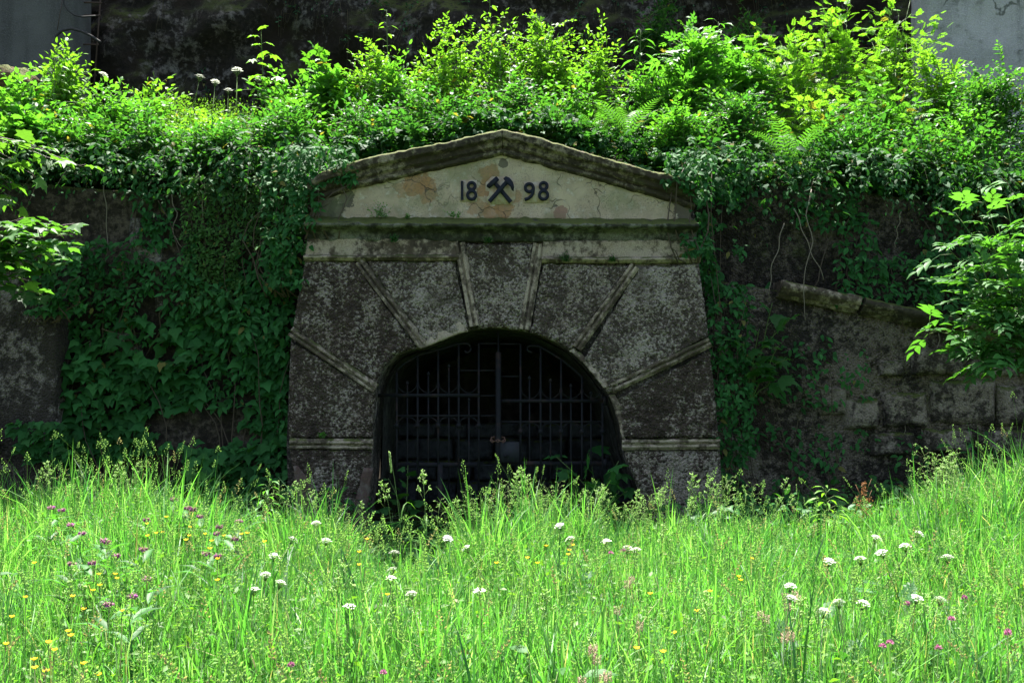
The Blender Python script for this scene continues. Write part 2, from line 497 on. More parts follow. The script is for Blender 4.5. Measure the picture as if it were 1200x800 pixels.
# ------------------------------------------------------------------ terrain
def ground_z(x, y):
    x = np.asarray(x, float); y = np.asarray(y, float)
    z = 0.06 * n2(x, y, 0.5, 3, 3)
    z = z + 0.22 * np.clip((-y - 3.0) / 6.0, 0, 1)
    z = z + 0.38 * np.exp(-((x - 5.6) / 2.0) ** 2 - ((y + 2.2) / 2.2) ** 2)
    z = z + 0.12 * np.exp(-((x + 3.9) / 1.3) ** 2 - ((y + 2.6) / 1.6) ** 2)
    z = z - 0.26 * np.exp(-((x + 0.95) / 0.75) ** 2 - ((y + 1.9) / 1.3) ** 2)
    far = np.clip((np.abs(x) - 12) / 20, 0, 1)
    return z * (1 - far)

def grid_obj(name, xs, ys, zf, mat, smooth=True):
    X, Y = np.meshgrid(xs, ys, indexing='ij')
    V = np.stack([X, Y, zf(X, Y)], -1).reshape(-1, 3)
    i = np.arange(X.size).reshape(X.shape)
    a = Acc(); a.quads(V, np.stack([i[:-1, :-1], i[1:, :-1], i[1:, 1:], i[:-1, 1:]], -1).reshape(-1, 4))
    return a.build(name, mat, smooth=smooth)

gx = np.r_[-600, -250, -120, -60, -30, np.linspace(-14, 14, 141), 30, 60, 120, 250, 600]
gy = np.r_[-600, -250, -120, -60, -30, -18, np.linspace(-13, 1.0, 90)]
tag(grid_obj('ground', gx, gy, ground_z, M['ground']), 'meadow soil under the tall grass', None, None, 'structure')

def wall_top(x):
    """height of the retaining wall's top edge"""
    return 3.78 + 0.12 * np.sin(np.asarray(x) * 0.7) 
def terrace_z(x, y):
    x = np.asarray(x, float); y = np.asarray(y, float)
    z = wall_top(x) + np.clip(y - 0.5, 0, 9) * 0.37 + 0.12 * n2(x, y, 0.6, 11, 3)
    z = z + 0.15 * np.exp(-(x / 2.2) ** 2) * np.clip(y - 0.6, 0, 1)
    return z
tx = np.r_[-60, -30, np.linspace(-14, 14, 113), 30, 60]
tag(grid_obj('terrace_ground', tx, np.linspace(0.75, 7.0, 30), terrace_z, M['earth']), 'sloping earth terrace above the old walls', None, None, 'structure')

# cliff behind the terrace
cx, cz = np.r_[-60, -40, -20, np.linspace(-13, 13, 170), 20, 40, 60], np.linspace(3.8, 12.6, 90)
X, Z = np.meshgrid(cx, cz, indexing='ij')
D = 5.6 + (Z - 4) * 0.10 + 0.45 * n2(X, Z, 0.55, 21, 5) + 0.16 * n2(X, Z, 2.4, 23, 4)
D[:, -1] = 7.4
V = np.stack([X, D, Z], -1).reshape(-1, 3)
i = np.arange(X.size).reshape(X.shape)
a = Acc(); a.quads(V, np.stack([i[:-1, :-1], i[1:, :-1], i[1:, 1:], i[:-1, 1:]], -1).reshape(-1, 4))
tag(a.build('cliff', M['cliff'], smooth=True), 'dark earthy rock face behind the terrace', None, None, 'structure')
tag(grid_obj('hill', np.r_[np.linspace(-600, -60, 10), np.linspace(-50, 50, 30), np.linspace(60, 600, 10)], np.r_[6.9, 7.4, 9, 12, 20, 40, 90, 200, 600],
             lambda x, y: 12.55 + np.clip(y - 7, 0, 60) * 0.06 + 0.1 * n2(x, y, .3, 4, 3), M['hill']), 'grassy hilltop behind the cliff', None, None, 'structure')

# ------------------------------------------------------------------ retaining walls
def wall_grid(x0, x1, topf, yf, cell, back, seed, z0=-0.5):
    nx = int((x1 - x0) / cell); nz = int(4.6 / cell)
    xs = np.linspace(x0, x1, nx); vs = np.linspace(0, 1, nz)
    X = np.repeat(xs[:, None], nz, 1); Zt = topf(xs)[:, None]
    Z = z0 + (Zt - z0) * vs[None]
    Y = yf(X, Z)
    V = np.stack([X, Y, Z], -1).reshape(-1, 3)
    i = np.arange(nx * nz).reshape(nx, nz)
    q = np.stack([i[:-1, :-1], i[1:, :-1], i[1:, 1:], i[:-1, 1:]], -1).reshape(-1, 4)
    ring = np.concatenate([i[:, 0], i[-1, 1:], i[-2::-1, -1], i[0, -2:0:-1]])
    bv = V[ring].copy(); bv[:, 1] = back; k = np.arange(len(ring)); off = len(V)
    a = Acc(); a.quads(np.concatenate([V, bv]), np.concatenate([q, np.stack([ring, off + k, off + (k + 1) % len(ring), np.roll(ring, -1)], -1)]))
    return a
def rough(base, seed, a1=0.05, a2=0.02):
    return lambda X, Z: base + a1 * n2(X, Z, 0.9, seed, 3) + a2 * n2(X, Z, 4.5, seed + 5, 4)

t = thing('retaining_wall', 'dark damp retaining wall overgrown by creepers left of the portal', 'wall', (-5, .6, 0))
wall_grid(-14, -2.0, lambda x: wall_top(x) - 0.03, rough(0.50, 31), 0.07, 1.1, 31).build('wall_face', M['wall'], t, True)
def stone_lump(cx, cz, w, h, y, d, seed):
    """one rounded, rough block: a front grid bent back at its edges"""
    nu, nv = 15, 13
    u, v = np.meshgrid(np.linspace(-1, 1, nu), np.linspace(-1, 1, nv), indexing='ij')
    X = cx + u * w / 2; Z = cz + v * h / 2
    e = np.maximum(np.abs(u) ** 9, np.abs(v) ** 9)
    Y = y - d + d * 0.9 * e + 0.018 * n2(X, Z, 6.0, seed, 3)
    X = X + 0.02 * n2(X, Z, 4.0, seed + 1, 2); Z = Z + 0.02 * n2(X, Z, 4.0, seed + 2, 2)
    V = np.stack([X, Y, Z], -1).reshape(-1, 3); i = np.arange(nu * nv).reshape(nu, nv)
    q = np.stack([i[:-1, :-1], i[1:, :-1], i[1:, 1:], i[:-1, 1:]], -1).reshape(-1, 4)
    ring = np.concatenate([i[:, 0], i[-1, 1:], i[-2::-1, -1], i[0, -2:0:-1]])
    bv = V[ring].copy(); bv[:, 1] = y + 0.12; k = np.arange(len(ring)); off = len(V)
    return Acc().quads(np.concatenate([V, bv]), np.concatenate([q, np.stack([ring, off + k, off + (k + 1) % len(ring), np.roll(ring, -1)], -1)]))
for k, (px, py, w, h) in enumerate(((150, 406, 34, 34), (205, 352, 44, 26), (172, 285, 40, 60), (288, 411, 16, 16), (265, 475, 16, 18))):
    p = P(px, py, 0.47)
    stone_lump(p[0], p[2], w / 104, h / 104, 0.47, 0.05, 70 + k).build('pale_stone', M['buttress'], t, True)

t = thing('buttress', 'grey bare buttress at the left edge under overhanging maple leaves', 'buttress', (-5.5, .1, 0))
wall_grid(-8.6, P(66, 400, 0.1)[0], lambda x: 0 * x + P(30, 300, 0.1)[2], rough(0.12, 35, .03, .02), 0.06, 0.6, 35).build('wall_face', M['buttress'], t, True)
a = Acc(); pl = P(66, 330, .1)
a = ruled([(-8.65, pl[2] + .14), (pl[0] + .03, pl[2] + .14)], [(-8.65, pl[2] + .30), (pl[0] - .02, pl[2] + .28)], 60, 6, lambda v: 0.05 + 0.10 * v, .02, 5, .02, 0.62, 36)
a.build('coping', M['cornice'], t, True)

t = thing('retaining_wall', 'tall dark wall in shade right of the portal, above the sloping coping', 'wall', (5, .7, 0))
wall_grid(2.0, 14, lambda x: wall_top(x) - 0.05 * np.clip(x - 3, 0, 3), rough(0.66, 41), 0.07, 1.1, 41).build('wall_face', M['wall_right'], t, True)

# lower wing wall with its sloping coping, right
w0, w1, w2 = P(846, 328, .42), P(912, 338, .42), P(1300, 422, .42)
def wing_top(x):
    return np.interp(x, [w0[0], w1[0], w2[0], 14], [w0[2], w1[2], w2[2], w2[2] - 1.0])
t = thing('wing_wall', 'low stone wing wall with sloping moulded coping right of the portal', 'wall', (4.2, .4, 0))
wall_grid(2.05, 9.5, lambda x: wing_top(x) - 0.02, rough(0.42, 45, .03, .02), 0.06, 0.72, 45).build('wall_face', M['wing'], t, True)
def sweep_xz(path, prof, edge=0.004, seed=0, step=0.04):
    """sweep a profile [(across, y)] along an (x, z) polyline"""
    path = np.asarray(path, float)
    L = np.linalg.norm(np.diff(path, axis=0), axis=1).sum()
    n = max(3, int(L / step)); pth = resample(path, n)
    tan = norm(np.gradient(pth, axis=0)); nor = np.stack([-tan[:, 1], tan[:, 0]], 1)
    prof = np.asarray(prof, float); m = len(prof)
    XZp = pth[:, None] + nor[:, None] * prof[None, :, :1]
    Y = np.repeat(prof[None, :, 1], n, 0) + edge * n2(XZp[..., 0], XZp[..., 1], 11.0, seed, 3)
    XZp = XZp + edge * np.stack([n2(XZp[..., 0], XZp[..., 1], 9.0, seed + 1, 3), n2(XZp[..., 0], XZp[..., 1], 9.0, seed + 2, 3)], -1)
    V = np.stack([XZp[..., 0], Y, XZp[..., 1]], -1).reshape(-1, 3)
    i = np.arange(n * m).reshape(n, m)
    q = np.stack([i[:-1, :-1], i[1:, :-1], i[1:, 1:], i[:-1, 1:]], -1).reshape(-1, 4)
    a = Acc(); a.quads(V, q)
    for s in (0, n - 1):
        a.add(V[i[s]], [(0, k, k + 1) for k in range(1, m - 1)])
    return a
for k, (x0, x1) in enumerate(((w1[0], P(1003, 357, .42)[0]), (P(1008, 358, .42)[0], P(1090, 376, .42)[0]), (P(1096, 378, .42)[0], P(1190, 398, .42)[0]), (P(1196, 400, .42)[0], 9.4))):
    sweep_xz([(x0, wing_top(x0)), (x1, wing_top(x1))], [(-.10, .5), (-.10, .37), (-.06, .36), (-.06, .31), (-.01, .30), (.0, .26), (.07, .25), (.09, .30), (.09, .75)], .012, 80 + k).build('coping_stone', M['plaster' if k < 1 else 'cornice'], t)
stones = [(1128, 471, 78, 56), (1188, 475, 40, 50), (1232, 472, 44, 56), (1045, 431, 32, 22), (1060, 480, 54, 44), (1098, 424, 64, 34), (1162, 424, 58, 36), (1222, 426, 58, 34), (1108, 516, 62, 30), (1174, 518, 66, 30), (1046, 520, 56, 30), (1008, 484, 44, 40), (1236, 520, 50, 30), (975, 470, 36, 36)]
for k, (px, py, w, h) in enumerate(stones):
    p = P(px, py, 0.40)
    stone_lump(p[0], p[2], (w - 3) / 104, (h - 3) / 104, 0.41, 0.075 + 0.03 * (k % 3), 90 + k).build('stone', M['stone'], t, True)

# ------------------------------------------------------------------ the portal
portal = thing('mine_portal', 'weathered stucco mine portal with gabled pediment dated 1898 over a barred arch', 'portal', (0, 0, 0))
ARCH = [(424, 640), (429, 600), (434, 560), (436, 520), (438, 490), (440, 462), (444, 443), (451, 428), (463, 416), (478, 410), (494, 407), (514, 399), (535, 390), (550, 386), (572, 384), (590, 384), (610, 387), (629, 391), (647, 398), (667, 409), (683, 423), (697, 438), (707, 453), (716, 464), (721, 478), (727, 498), (730, 514), (733, 535), (742, 555), (750, 580), (753, 600), (756, 640)]
ARCHW = np.array([XZ(*p) for p in ARCH])
_d = np.r_[0, np.cumsum(np.linalg.norm(np.diff(ARCHW, axis=0), axis=1))]
def arch_at(px, py):
    p = np.array(XZ(px, py)); f = resample(ARCHW, 1200)
    k = np.argmin(((f - p) ** 2).sum(1)); return k
ARCHF = resample(ARCHW, 1200)
def arch_seg(a, b):
    i, j = arch_at(*a), arch_at(*b)
    return ARCHF[i:j + 1]
def W(*pts, Y=0.0):
    return [XZ(*p, Y) for p in pts]

# core: closes the gaps behind the panels and carries the arch reveal
outer = W((338, 640), (335, 519), (340, 400), (357, 303), (361, 254), (362, 215), (590, 158), (806, 214), (815, 254), (819, 303), (831, 400), (844, 519), (850, 640))
ruled(ARCHF[::8], outer, 130, 14, lambda v: 0.035, .008, 8, .0, 0.75, 1).build('portal_core', M['core'], portal)

panels = [
    ((428, 640), (436, 527), [(341, 640), (349, 590), (340, 527)], 'roughcast', 'rendered panel with its lower edge eroded away'),
    ((436, 512), (440, 462), [(338, 512), (341, 400)], 'roughcast', None),
    ((442, 449), (488, 408), [(343, 384), (359, 306), (414, 306)], 'roughcast', None),
    ((503, 404), (549, 386), [(429, 306), (533, 307)], 'roughcast_pale', None),
    ((562, 384), (609, 387), [(546, 286), (624, 287)], 'roughcast_pale', None),
    ((622, 390), (668, 410), [(637, 308), (736, 312)], 'roughcast_pale', None),
    ((683, 422), (714, 459), [(750, 314), (818, 308), (830, 392)], 'roughcast_pale', None),
    ((719, 470), (730, 512), [(832, 411), (842, 512)], 'roughcast', None),
    ((732, 529), (756, 640), [(843, 528), (849, 640)], 'roughcast', None)]
for k, (a0, a1, out, m, lab) in enumerate(panels):
    o = ruled(arch_seg(a0, a1), W(*out), 44, 40, lambda v: -0.025 if 0.01 < v < 0.99 else -0.012, .016, 13, .010, 0.06, 100 + k).build('render_panel', M[m], portal)
    if lab: o['label'] = lab

# radiating plaster mouldings: two fillets with a groove between
def moulding(p0, p1, w, k):
    h = w * .92 / 109.0 / 2
    prof = [(-h, .05), (-h, -.034), (-h * .98, -.038), (-h * .42, -.040), (-h * .40, -.038), (-h * .36, -.010), (-h * .02, -.010), (h * .02, -.038), (h * .05, -.042), (h * .62, -.042), (h * .64, -.024), (h * .98, -.022), (h, -.018), (h, .05)]
    sweep_xz(W(p0, p1), prof, .0035, 140 + k, .03).build('plaster_moulding', M['plaster'], portal)
for k, (p0, p1, w) in enumerate((((340, 519), (437, 520), 13), ((341, 388), (441, 455), 13), ((421, 306), (496, 404), 13), ((539, 285), (557, 382), 14),
                                 ((631, 286), (615, 386), 14), ((744, 312), (676, 408), 13), ((832, 401), (717, 455), 13), ((843, 520), (729, 521), 13))):
    moulding(p0, p1, w, k)
# flaked archivolt: irregular pale rim left of plaster along the arch
for k, (a0, a1, w) in enumerate((((492, 408), (548, 387), .13), ((668, 410), (708, 454), .055), ((716, 462), (731, 514), .06))):
    s = resample(arch_seg(a0, a1), 24)
    c = np.array(XZ(588, 470)); d = norm(s - c)
    wid = w * (1 + 0.5 * n2(s[:, 0], s[:, 1], 6, 9 + k, 3))[:, None]
    ruled(s - d * 0.012, s + d * wid, 40, 6, lambda v: -0.03 + 0.015 * v, .012, 12, .008, 0.05, 170 + k).build('arch_rim', M['plaster'], portal)

# patches where the render has fallen off the feet
for k, pts in enumerate((([(352, 640), (350, 600), (347, 566), (345, 545)], [(384, 640), (375, 600), (366, 566), (350, 545)]), ([(412, 640), (416, 590), (426, 548)], [(428, 640), (432, 590), (437, 548)]))):
    ruled(W(*pts[0]), W(*pts[1]), 20, 8, lambda v: -0.052, .012, 12, .012, 0.0, 180 + k).build('broken_render_edge', M['flaked'], portal)

# frieze
for k, (b, tp) in enumerate((([(358, 301), (537, 303)], [(361, 279), (537, 281)]), ([(635, 305), (819, 304)], [(636, 283), (816, 281)]))):
    ruled(W(*b), W(*tp), 70, 12, lambda v: -0.03, .008, 10, .005, 0.06, 190 + k).build('frieze_panel', M['plaster'], portal)
    y0 = 302 if k == 0 else 304.5
    sweep_xz(W((b[0][0] - 1, y0), (b[1][0] + 1, y0)), [(-.035, .05), (-.035, -.035), (-.012, -.045), (-.008, -.06), (.012, -.065), (.02, -.04), (.03, -.03), (.03, .05)], .005, 195 + k).build('frieze_moulding', M['plaster'], portal)
# ledge under the pediment: level top with moss, a face and a cove
def ledge_prof(v):
    return float(np.interp(v, [0, .1, .3, .42, .5, .62, 1.0], [-.02, -.035, -.05, -.10, -.19, -.20, .02]))
ruled(W((361, 283), (816, 283)), W((360, 253), (814, 256)), 200, 26, ledge_prof, .022, 6, .012, 0.2, 200).build('ledge', M['ledge'], portal)
# tympanum
ruled(W((363, 256), (588, 256), (810, 258)), W((364, 232), (588, 176), (809, 236)), 150, 30, lambda v: 0.012, .008, 5, .0, 0.2, 210).build('tympanum', M['tympanum'], portal)
# raking cornices
def rake_prof(v):
    return float(np.interp(v, [0, .07, .08, .22, .24, .34, .36, .58, .62, .9, 1.0], [-.005, -.03, -.05, -.052, -.02, -.025, -.075, -.085, -.15, -.165, -.10]))
ruled(W((360, 248), (372, 236), (417, 221), (588.5, 182)), W((360, 212), (374, 201), (430, 183), (520, 165.5), (588.5, 150), Y=-.15), 130, 26, rake_prof, .010, 6, .009, 0.7, 220).build('raking_cornice', M['cornice'], portal)
ruled(W((589, 182), (700, 212), (797, 240), (814, 246)), W((589, 150), (625, 158), (690, 178), (765, 199), (806, 208), (816, 216), Y=-.15), 130, 26, rake_prof, .010, 6, .009, 0.7, 230).build('raking_cornice', M['cornice'], portal)

# plaques, numerals and the crossed hammers
def prism(path, y0, y1, acc=None):
    path = np.asarray(path, float); n = len(path)
    a = acc or Acc()
    f = np.stack([path[:, 0], np.full(n, y0), path[:, 1]], 1); b = f.copy(); b[:, 1] = y1
    c = f.mean(0, keepdims=True)
    V = np.concatenate([f, b, c]); k = np.arange(n); kn = (k + 1) % n
    a.add(V, np.concatenate([np.stack([k, kn, np.full(n, 2 * n)], 1), np.stack([k, n + k, n + kn], 1), np.stack([k, n + kn, kn], 1)]))
    return a
prism(W((539, 211), (559, 211), (559, 236.5), (539, 236.5)), 0.006, 0.05).build('plaque', M['plaque'], portal)
prism(W((576, 207), (598, 207), (604, 213), (604, 233), (599, 239.5), (575, 239.5), (569, 234), (569, 214)), 0.006, 0.05).build('plaque', M['plaque'], portal)
prism(W((613.5, 213), (644, 213), (644, 237.5), (613.5, 237.5)), 0.006, 0.05).build('plaque', M['plaque'], portal)
def band(pts, w, y0=-0.022, y1=0.012, closed=False, acc=None):
    """flat iron strip bent along a pixel path"""
    p = np.array(W(*pts)); n = len(p)
    tan = norm((np.roll(p, -1, 0) - np.roll(p, 1, 0)) if closed else np.gradient(p, axis=0))
    nor = np.stack([-tan[:, 1], tan[:, 0]], 1) * w / 2
    L, R = p + nor, p - nor
    V = np.concatenate([np.stack([q[:, 0], np.full(n, y), q[:, 1]], 1) for q, y in ((L, y0), (R, y0), (L, y1), (R, y1))])
    k = np.arange(n if closed else n - 1); kn = (k + 1) % n
    a = acc or Acc()
    a.quads(V, np.concatenate([np.stack([k, kn, n + kn, n + k], 1), np.stack([k, 2 * n + k, 2 * n + kn, kn], 1), np.stack([n + k, n + kn, 3 * n + kn, 3 * n + k], 1)]))
    if not closed:
        for e in (0, n - 1):
            a.quads(V[[e, n + e, 3 * n + e, 2 * n + e]], [(0, 1, 2, 3)])
    return a
def circ(cx, cy, r, a0=0, a1=360, n=28, ry=None):
    return [(cx + r * math.cos(math.radians(t)), cy - (ry or r) * math.sin(math.radians(t))) for t in np.linspace(a0, a1, n, endpoint=(a1 - a0) != 360)]
SW = .031
o = band([(541.5, 212.5), (541.5, 234.7)], .026).build('numeral', M['emblem'], portal); o['label'] = 'numeral 1'
for cx in (552.8, 637.0):
    a = Acc(); band(circ(cx, 218.3, 4.1), SW, closed=True, acc=a); band(circ(cx, 229.0, 4.9), SW, -.0235, closed=True, acc=a)
    o = a.build('numeral', M['emblem'], portal); o['label'] = 'numeral 8'
a = Acc(); band(circ(620.2, 220.3, 4.7), SW, closed=True, acc=a)
band([(624.9, 219), (625.2, 222), (624.6, 226), (622.6, 230), (619.5, 232.6), (614.8, 234.3)], SW, -.0235, acc=a)
o = a.build('numeral', M['emblem'], portal); o['label'] = 'numeral 9'
def hammer(head, h0, h1, y, lab):
    t = bpy.data.objects.new('hammer', None); COL.objects.link(t); t.parent = portal; t['label'] = lab
    prism(W(*head), y - .035, y).build('hammer_head', M['emblem'], t)
    band([h0, h1], .042, y - .022, y + .01).build('handle', M['emblem'], t)
hammer([(570.6, 217.2), (570.2, 219.0), (573.6, 221.3), (585.0, 211.4), (582.2, 207.6), (580.2, 208.4)], (579.0, 213.6), (598.6, 237.0), -0.005, 'square-headed hammer of the crossed emblem')
hammer([(590.0, 210.4), (593.0, 207.8), (597.5, 210.0), (601.0, 214.5), (602.6, 220.0), (601.8, 225.2), (599.6, 223.4), (598.2, 219.6), (594.6, 216.6)], (594.4, 213.6), (573.6, 237.0), -0.030, 'pointed pick hammer of the crossed emblem')

# tunnel behind the arch
tun = thing('mine_tunnel', 'dark vaulted tunnel behind the iron gate', 'tunnel', (0, 2, 0))
A2 = resample(ARCHW[1:-1], 60)
ys = np.linspace(0.74, 6.0, 30)
V = np.stack([np.stack([A2[:, 0] * 0.995 - 0.001, np.full(60, y) , A2[:, 1]], 1) for y in ys], 0)
V[..., 0] += .03 * n2(V[..., 1], V[..., 2], 2.0, 5, 3); V[..., 2] += .03 * n2(V[..., 1], V[..., 0], 2.0, 6, 3)
i = np.arange(30 * 60).reshape(30, 60)
a = Acc(); a.quads(V.reshape(-1, 3), np.stack([i[:-1, :-1], i[1:, :-1], i[1:, 1:], i[:-1, 1:]], -1).reshape(-1, 4))
a.build('vault_lining', M['tunnel'], tun)
a = Acc(); box(a, -2.2, 2.0, 6.0, 6.2, -.3, 2.8); a.build('end_wall', M['tunnel'], tun)
a = Acc(); box(a, -2.2, 2.0, 0.8, 6.2, -.4, -0.02); a.build('tunnel_floor', M['tunnel'], tun)
a = Acc(); box(a, -2.3, 2.1, 0.75, 0.8, 2.6, 3.9); a.build('soil_stop', M['tunnel'], tun)
zz = -.02
for r in range(4):
    hgt = (.30, .27, .29, .20)[r]; x = -1.75 + .2 * (r % 2)
    while x < 1.7:
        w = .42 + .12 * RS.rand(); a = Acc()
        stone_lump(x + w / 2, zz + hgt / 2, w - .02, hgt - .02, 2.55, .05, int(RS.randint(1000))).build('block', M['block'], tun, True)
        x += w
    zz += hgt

# ------------------------------------------------------------------ iron gate
GY = 0.22
def gp(px, py, dy=0.0):
    return P(px, py, GY + dy)
gate = thing('iron_gate', 'rusting wrought iron double gate closing the arch of the mine portal', 'gate', (0, GY, 0))
IR = M['iron']
def gbar(parent, p0, p1, w=.022, d=.022, dy=0.0, name='bar', mat=None):
    a = Acc(); bar(a, gp(*p0, dy), gp(*p1, dy), w, d); return a.build(name, mat or IR, parent)
def gcurve(parent, pts, w, name='scroll', n=30, dy=0.0):
    p = resample([gp(x, y, dy) for x, y in pts], n)
    a = Acc(); tube(a, p, w / 2, sides=6); return a.build(name, IR, parent)
def finial(parent, px, py):
    a = Acc(); c = gp(px, py)
    prof = [(0, -.02), (.012, -.014), (.021, .0), (.015, .010), (.007, .02), (0, .034)]
    n = 6; V = []; 
    for r, z in prof:
        for k in range(n):
            V.append(c + np.array([r * math.cos(k * 2 * math.pi / n), r * .6 * math.sin(k * 2 * math.pi / n), z]))
    q = [(i * n + k, i * n + (k + 1) % n, (i + 1) * n + (k + 1) % n, (i + 1) * n + k) for i in range(len(prof) - 1) for k in range(n)]
    a.quads(V, q); a.build('finial', IR, parent)

def leaf_gate(lab, stile, hinge_x, rail, thin, low, bottom, tall, short, arc, inner, mid, top):
    f = Acc(); s = (GY,)
    bar(f, gp(hinge_x, rail), gp(inner, rail), .036, .03)
    bar(f, gp(min(stile, inner), low), gp(max(stile, inner), low), .052, .02)
    bar(f, gp(min(stile, inner), bottom), gp(max(stile, inner), bottom), .04, .02)
    bar(f, gp(min(stile, inner), thin), gp(max(stile, inner), thin), .02, .024)
    o = f.build('gate_leaf', IR, gate); o['label'] = lab
    gcurve(o, arc, .026, 'top_scroll', 40)
    for x, y in tall:
        gbar(o, (x, y), (x, bottom + 3), .021, .021, -.003)
    for x, y in short:
        gbar(o, (x, y + 2), (x, bottom + 2), .016, .016, .003); finial(o, x, y)
    xs = sorted(x for x, _ in tall)
    for x0, x1 in zip(xs[:-1], xs[1:]):
        if x1 - x0 > 16:
            m = (x0 + x1) / 2; h = (x1 - x0) / 2
            gcurve(o, [(x0, thin + 10), (x0 + h * .25, thin + 5), (x0 + h * .6, thin + 2.2), (m, thin + 1.5), (m + h * .4, thin + 2.2), (m + h * .75, thin + 5), (x1, thin + 10)], .015, 'scroll', 14)
            gcurve(o, [(x0 + 1, rail - 14), (x0 + 2, rail - 9), (x0 + h * .6, rail - 4), (m, rail - 2.5), (m + h * .4, rail - 4), (x1 - 2, rail - 9), (x1 - 1, rail - 14)], .012, 'scroll', 14)
    for x in xs:
        c = gp(x, thin + 11); b = Acc(); box(b, c[0] - .022, c[0] + .022, GY - .024, GY + .024, c[2] - .03, c[2] + .02)
        b.build('collar', IR, o)
        for sgn in (-1, 1):
            gcurve(o, [(x + sgn * 1, thin + 13), (x + sgn * 3, thin + 11.5), (x + sgn * 4.3, thin + 13), (x + sgn * 4, thin + 15)], .012, 'scroll', 8)
    for x0, x1, y in mid:
        gbar(o, (x0, y), (x1, y), .014, .014, .004)
    return o
L = leaf_gate('left gate leaf with its long hinge arm set on the jamb', 465, 438, 463, 487, 544.5, 602,
          [(465, 436), (489.5, 418), (513.5, 411), (537.5, 404), (561, 402)], [(477.5, 449), (502, 438), (526, 429), (549.5, 468)],
          [(465, 440), (465, 434), (474, 426), (491.5, 416), (514, 410), (535, 403.5), (545, 402), (550, 403.5), (552, 408), (550.5, 412), (546.5, 413.5), (544.5, 410.5)],
          562, [(537.5, 584, 434), (561, 584, 402.5), (561, 584, 463.5), (561, 584, 487), (561, 584, 545), (561, 584, 578)], 402)
R_ = leaf_gate('right gate leaf with the lock plate', 706, 708, 469.5, 494, 543, 602,
          [(610, 403), (633.5, 407), (657.5, 421), (682, 442), (706, 462)], [(620.5, 443), (645, 446), (669, 452), (692.5, 461)],
          [(623.5, 413), (619.5, 411.5), (617.5, 409), (618, 406.5), (621, 405), (631, 405.5), (644.5, 413), (658, 421.5), (671.5, 432), (683, 443), (683, 448)],
          587, [(586, 610, 441), (586, 610, 403), (596.5, 598.5, 474)], 403)
# meeting post, prop and hinges
a = Acc(); tube(a, [gp(584, y, -.02) for y in (388, 412, 413, 500, 501, 620)], [.010, .010, .032, .030, .034, .034], sides=8)
a.build('meeting_post', IR, gate)
for x, y0 in ((516, 544),):
    gbar(gate, (x, y0), (x, 622), .055, .04, -.03, 'prop_post')
for x, y in ((438, 463), (709, 469.5), (709, 543)):
    a = Acc(); c = gp(x, y); tube(a, [c + np.array([0, 0, -.05]), c + np.array([0, 0, .05])], .026, sides=8); a.build('hinge', IR, gate)
a = Acc(); c0, c1 = gp(586.5, 541), gp(608.5, 517.5)
box(a, c0[0], c1[0], GY - .045, GY - .02, c0[2], c1[2]); pl = a.build('lock_plate', M['sign'], gate)
a = Acc(); c = gp(592, 533); tube(a, [c + np.array([0, -.05, 0]), c + np.array([0, -.10, 0])], .02, sides=8); a.build('door_knob', IR, gate)
# chain round the post, made of single links
ch = thing('gate_chain', 'rusty chain looped round the middle post of the iron gate', 'chain', gp(584, 517, -.06))
pts = []
for t in np.linspace(0, 2 * math.pi, 15)[:-1]:
    c = gp(583.5, 514.5); pts.append(c + np.array([.075 * math.cos(t), -.03 + .065 * math.sin(t), -.020 * math.sin(t) * -1 + .012 * math.sin(3 * t)]))
for k in range(14):
    p, q = pts[k], pts[(k + 1) % 14]; m = (p + q) / 2; d = norm(q - p)
    s = norm(np.cross(d, [0, 0, 1])) if k % 2 else np.array([0, 0, 1.0])
    a = Acc(); ring = [m + d * .022 * math.cos(t) + s * .012 * math.sin(t) for t in np.linspace(0, 2 * math.pi, 9)]
    tube(a, ring, .0045, sides=4); a.build('link', M['chain'], ch)

# ------------------------------------------------------------------ upper level: walls, rods, hose, rock
def slab(name, lab, cat, mat, x0, x1, z0, z1, y, rot, seed, rough_a=.02):
    t = thing(name, lab, cat, ((x0 + x1) / 2, y, z0))
    nx, nz = max(4, int((x1 - x0) / .07)), max(4, int((z1 - z0) / .07))
    xs, zs = np.linspace(x0, x1, nx), np.linspace(z0, z1, nz)
    X, Z = np.meshgrid(xs, zs, indexing='ij'); Y = y + rough_a * n2(X, Z, 2.0, seed, 4) + (X - x0) * rot
    V = np.stack([X, Y, Z], -1).reshape(-1, 3); i = np.arange(nx * nz).reshape(nx, nz)
    q = np.stack([i[:-1, :-1], i[1:, :-1], i[1:, 1:], i[:-1, 1:]], -1).reshape(-1, 4)
    ring = np.concatenate([i[:, 0], i[-1, 1:], i[-2::-1, -1], i[0, -2:0:-1]])
    bv = V[ring].copy(); bv[:, 1] += 0.6; k = np.arange(len(ring)); off = len(V)
    Acc().quads(np.concatenate([V, bv]), np.concatenate([q, np.stack([ring, off + k, off + (k + 1) % len(ring), np.roll(ring, -1)], -1)])).build('wall_face', mat, t, True)
    return t
UY = 4.6
slab('concrete_wall', 'smooth grey concrete wall at the top left, beside the iron rods', 'wall', M['concrete'], -14, P(88, 0, UY)[0], 4.3, 9.0, UY, 0.0, 301, .008)
slab('plaster_wall', 'pale cracked wall at the top right corner above the bushes', 'wall', M['pale_wall'], P(1086, 0, 4.3)[0], 14, 4.3, 9.0, 4.3, -0.25, 305, .03)
rods = thing('rod_frame', 'rusty iron rod ladder leaning beside the grey concrete wall', 'ladder', P(105, 90, UY - .1))
for x0, x1, y0, y1 in ((93, 87, -60, 105), (122, 110, -60, 105)):
    a = Acc(); tube(a, [P(x0, y0, 4.95), P((x0 + x1) / 2, (y0 + y1) / 2, 4.93), P(x1, y1, 4.9)], .013, sides=6); a.build('rod', M['rust'], rods)
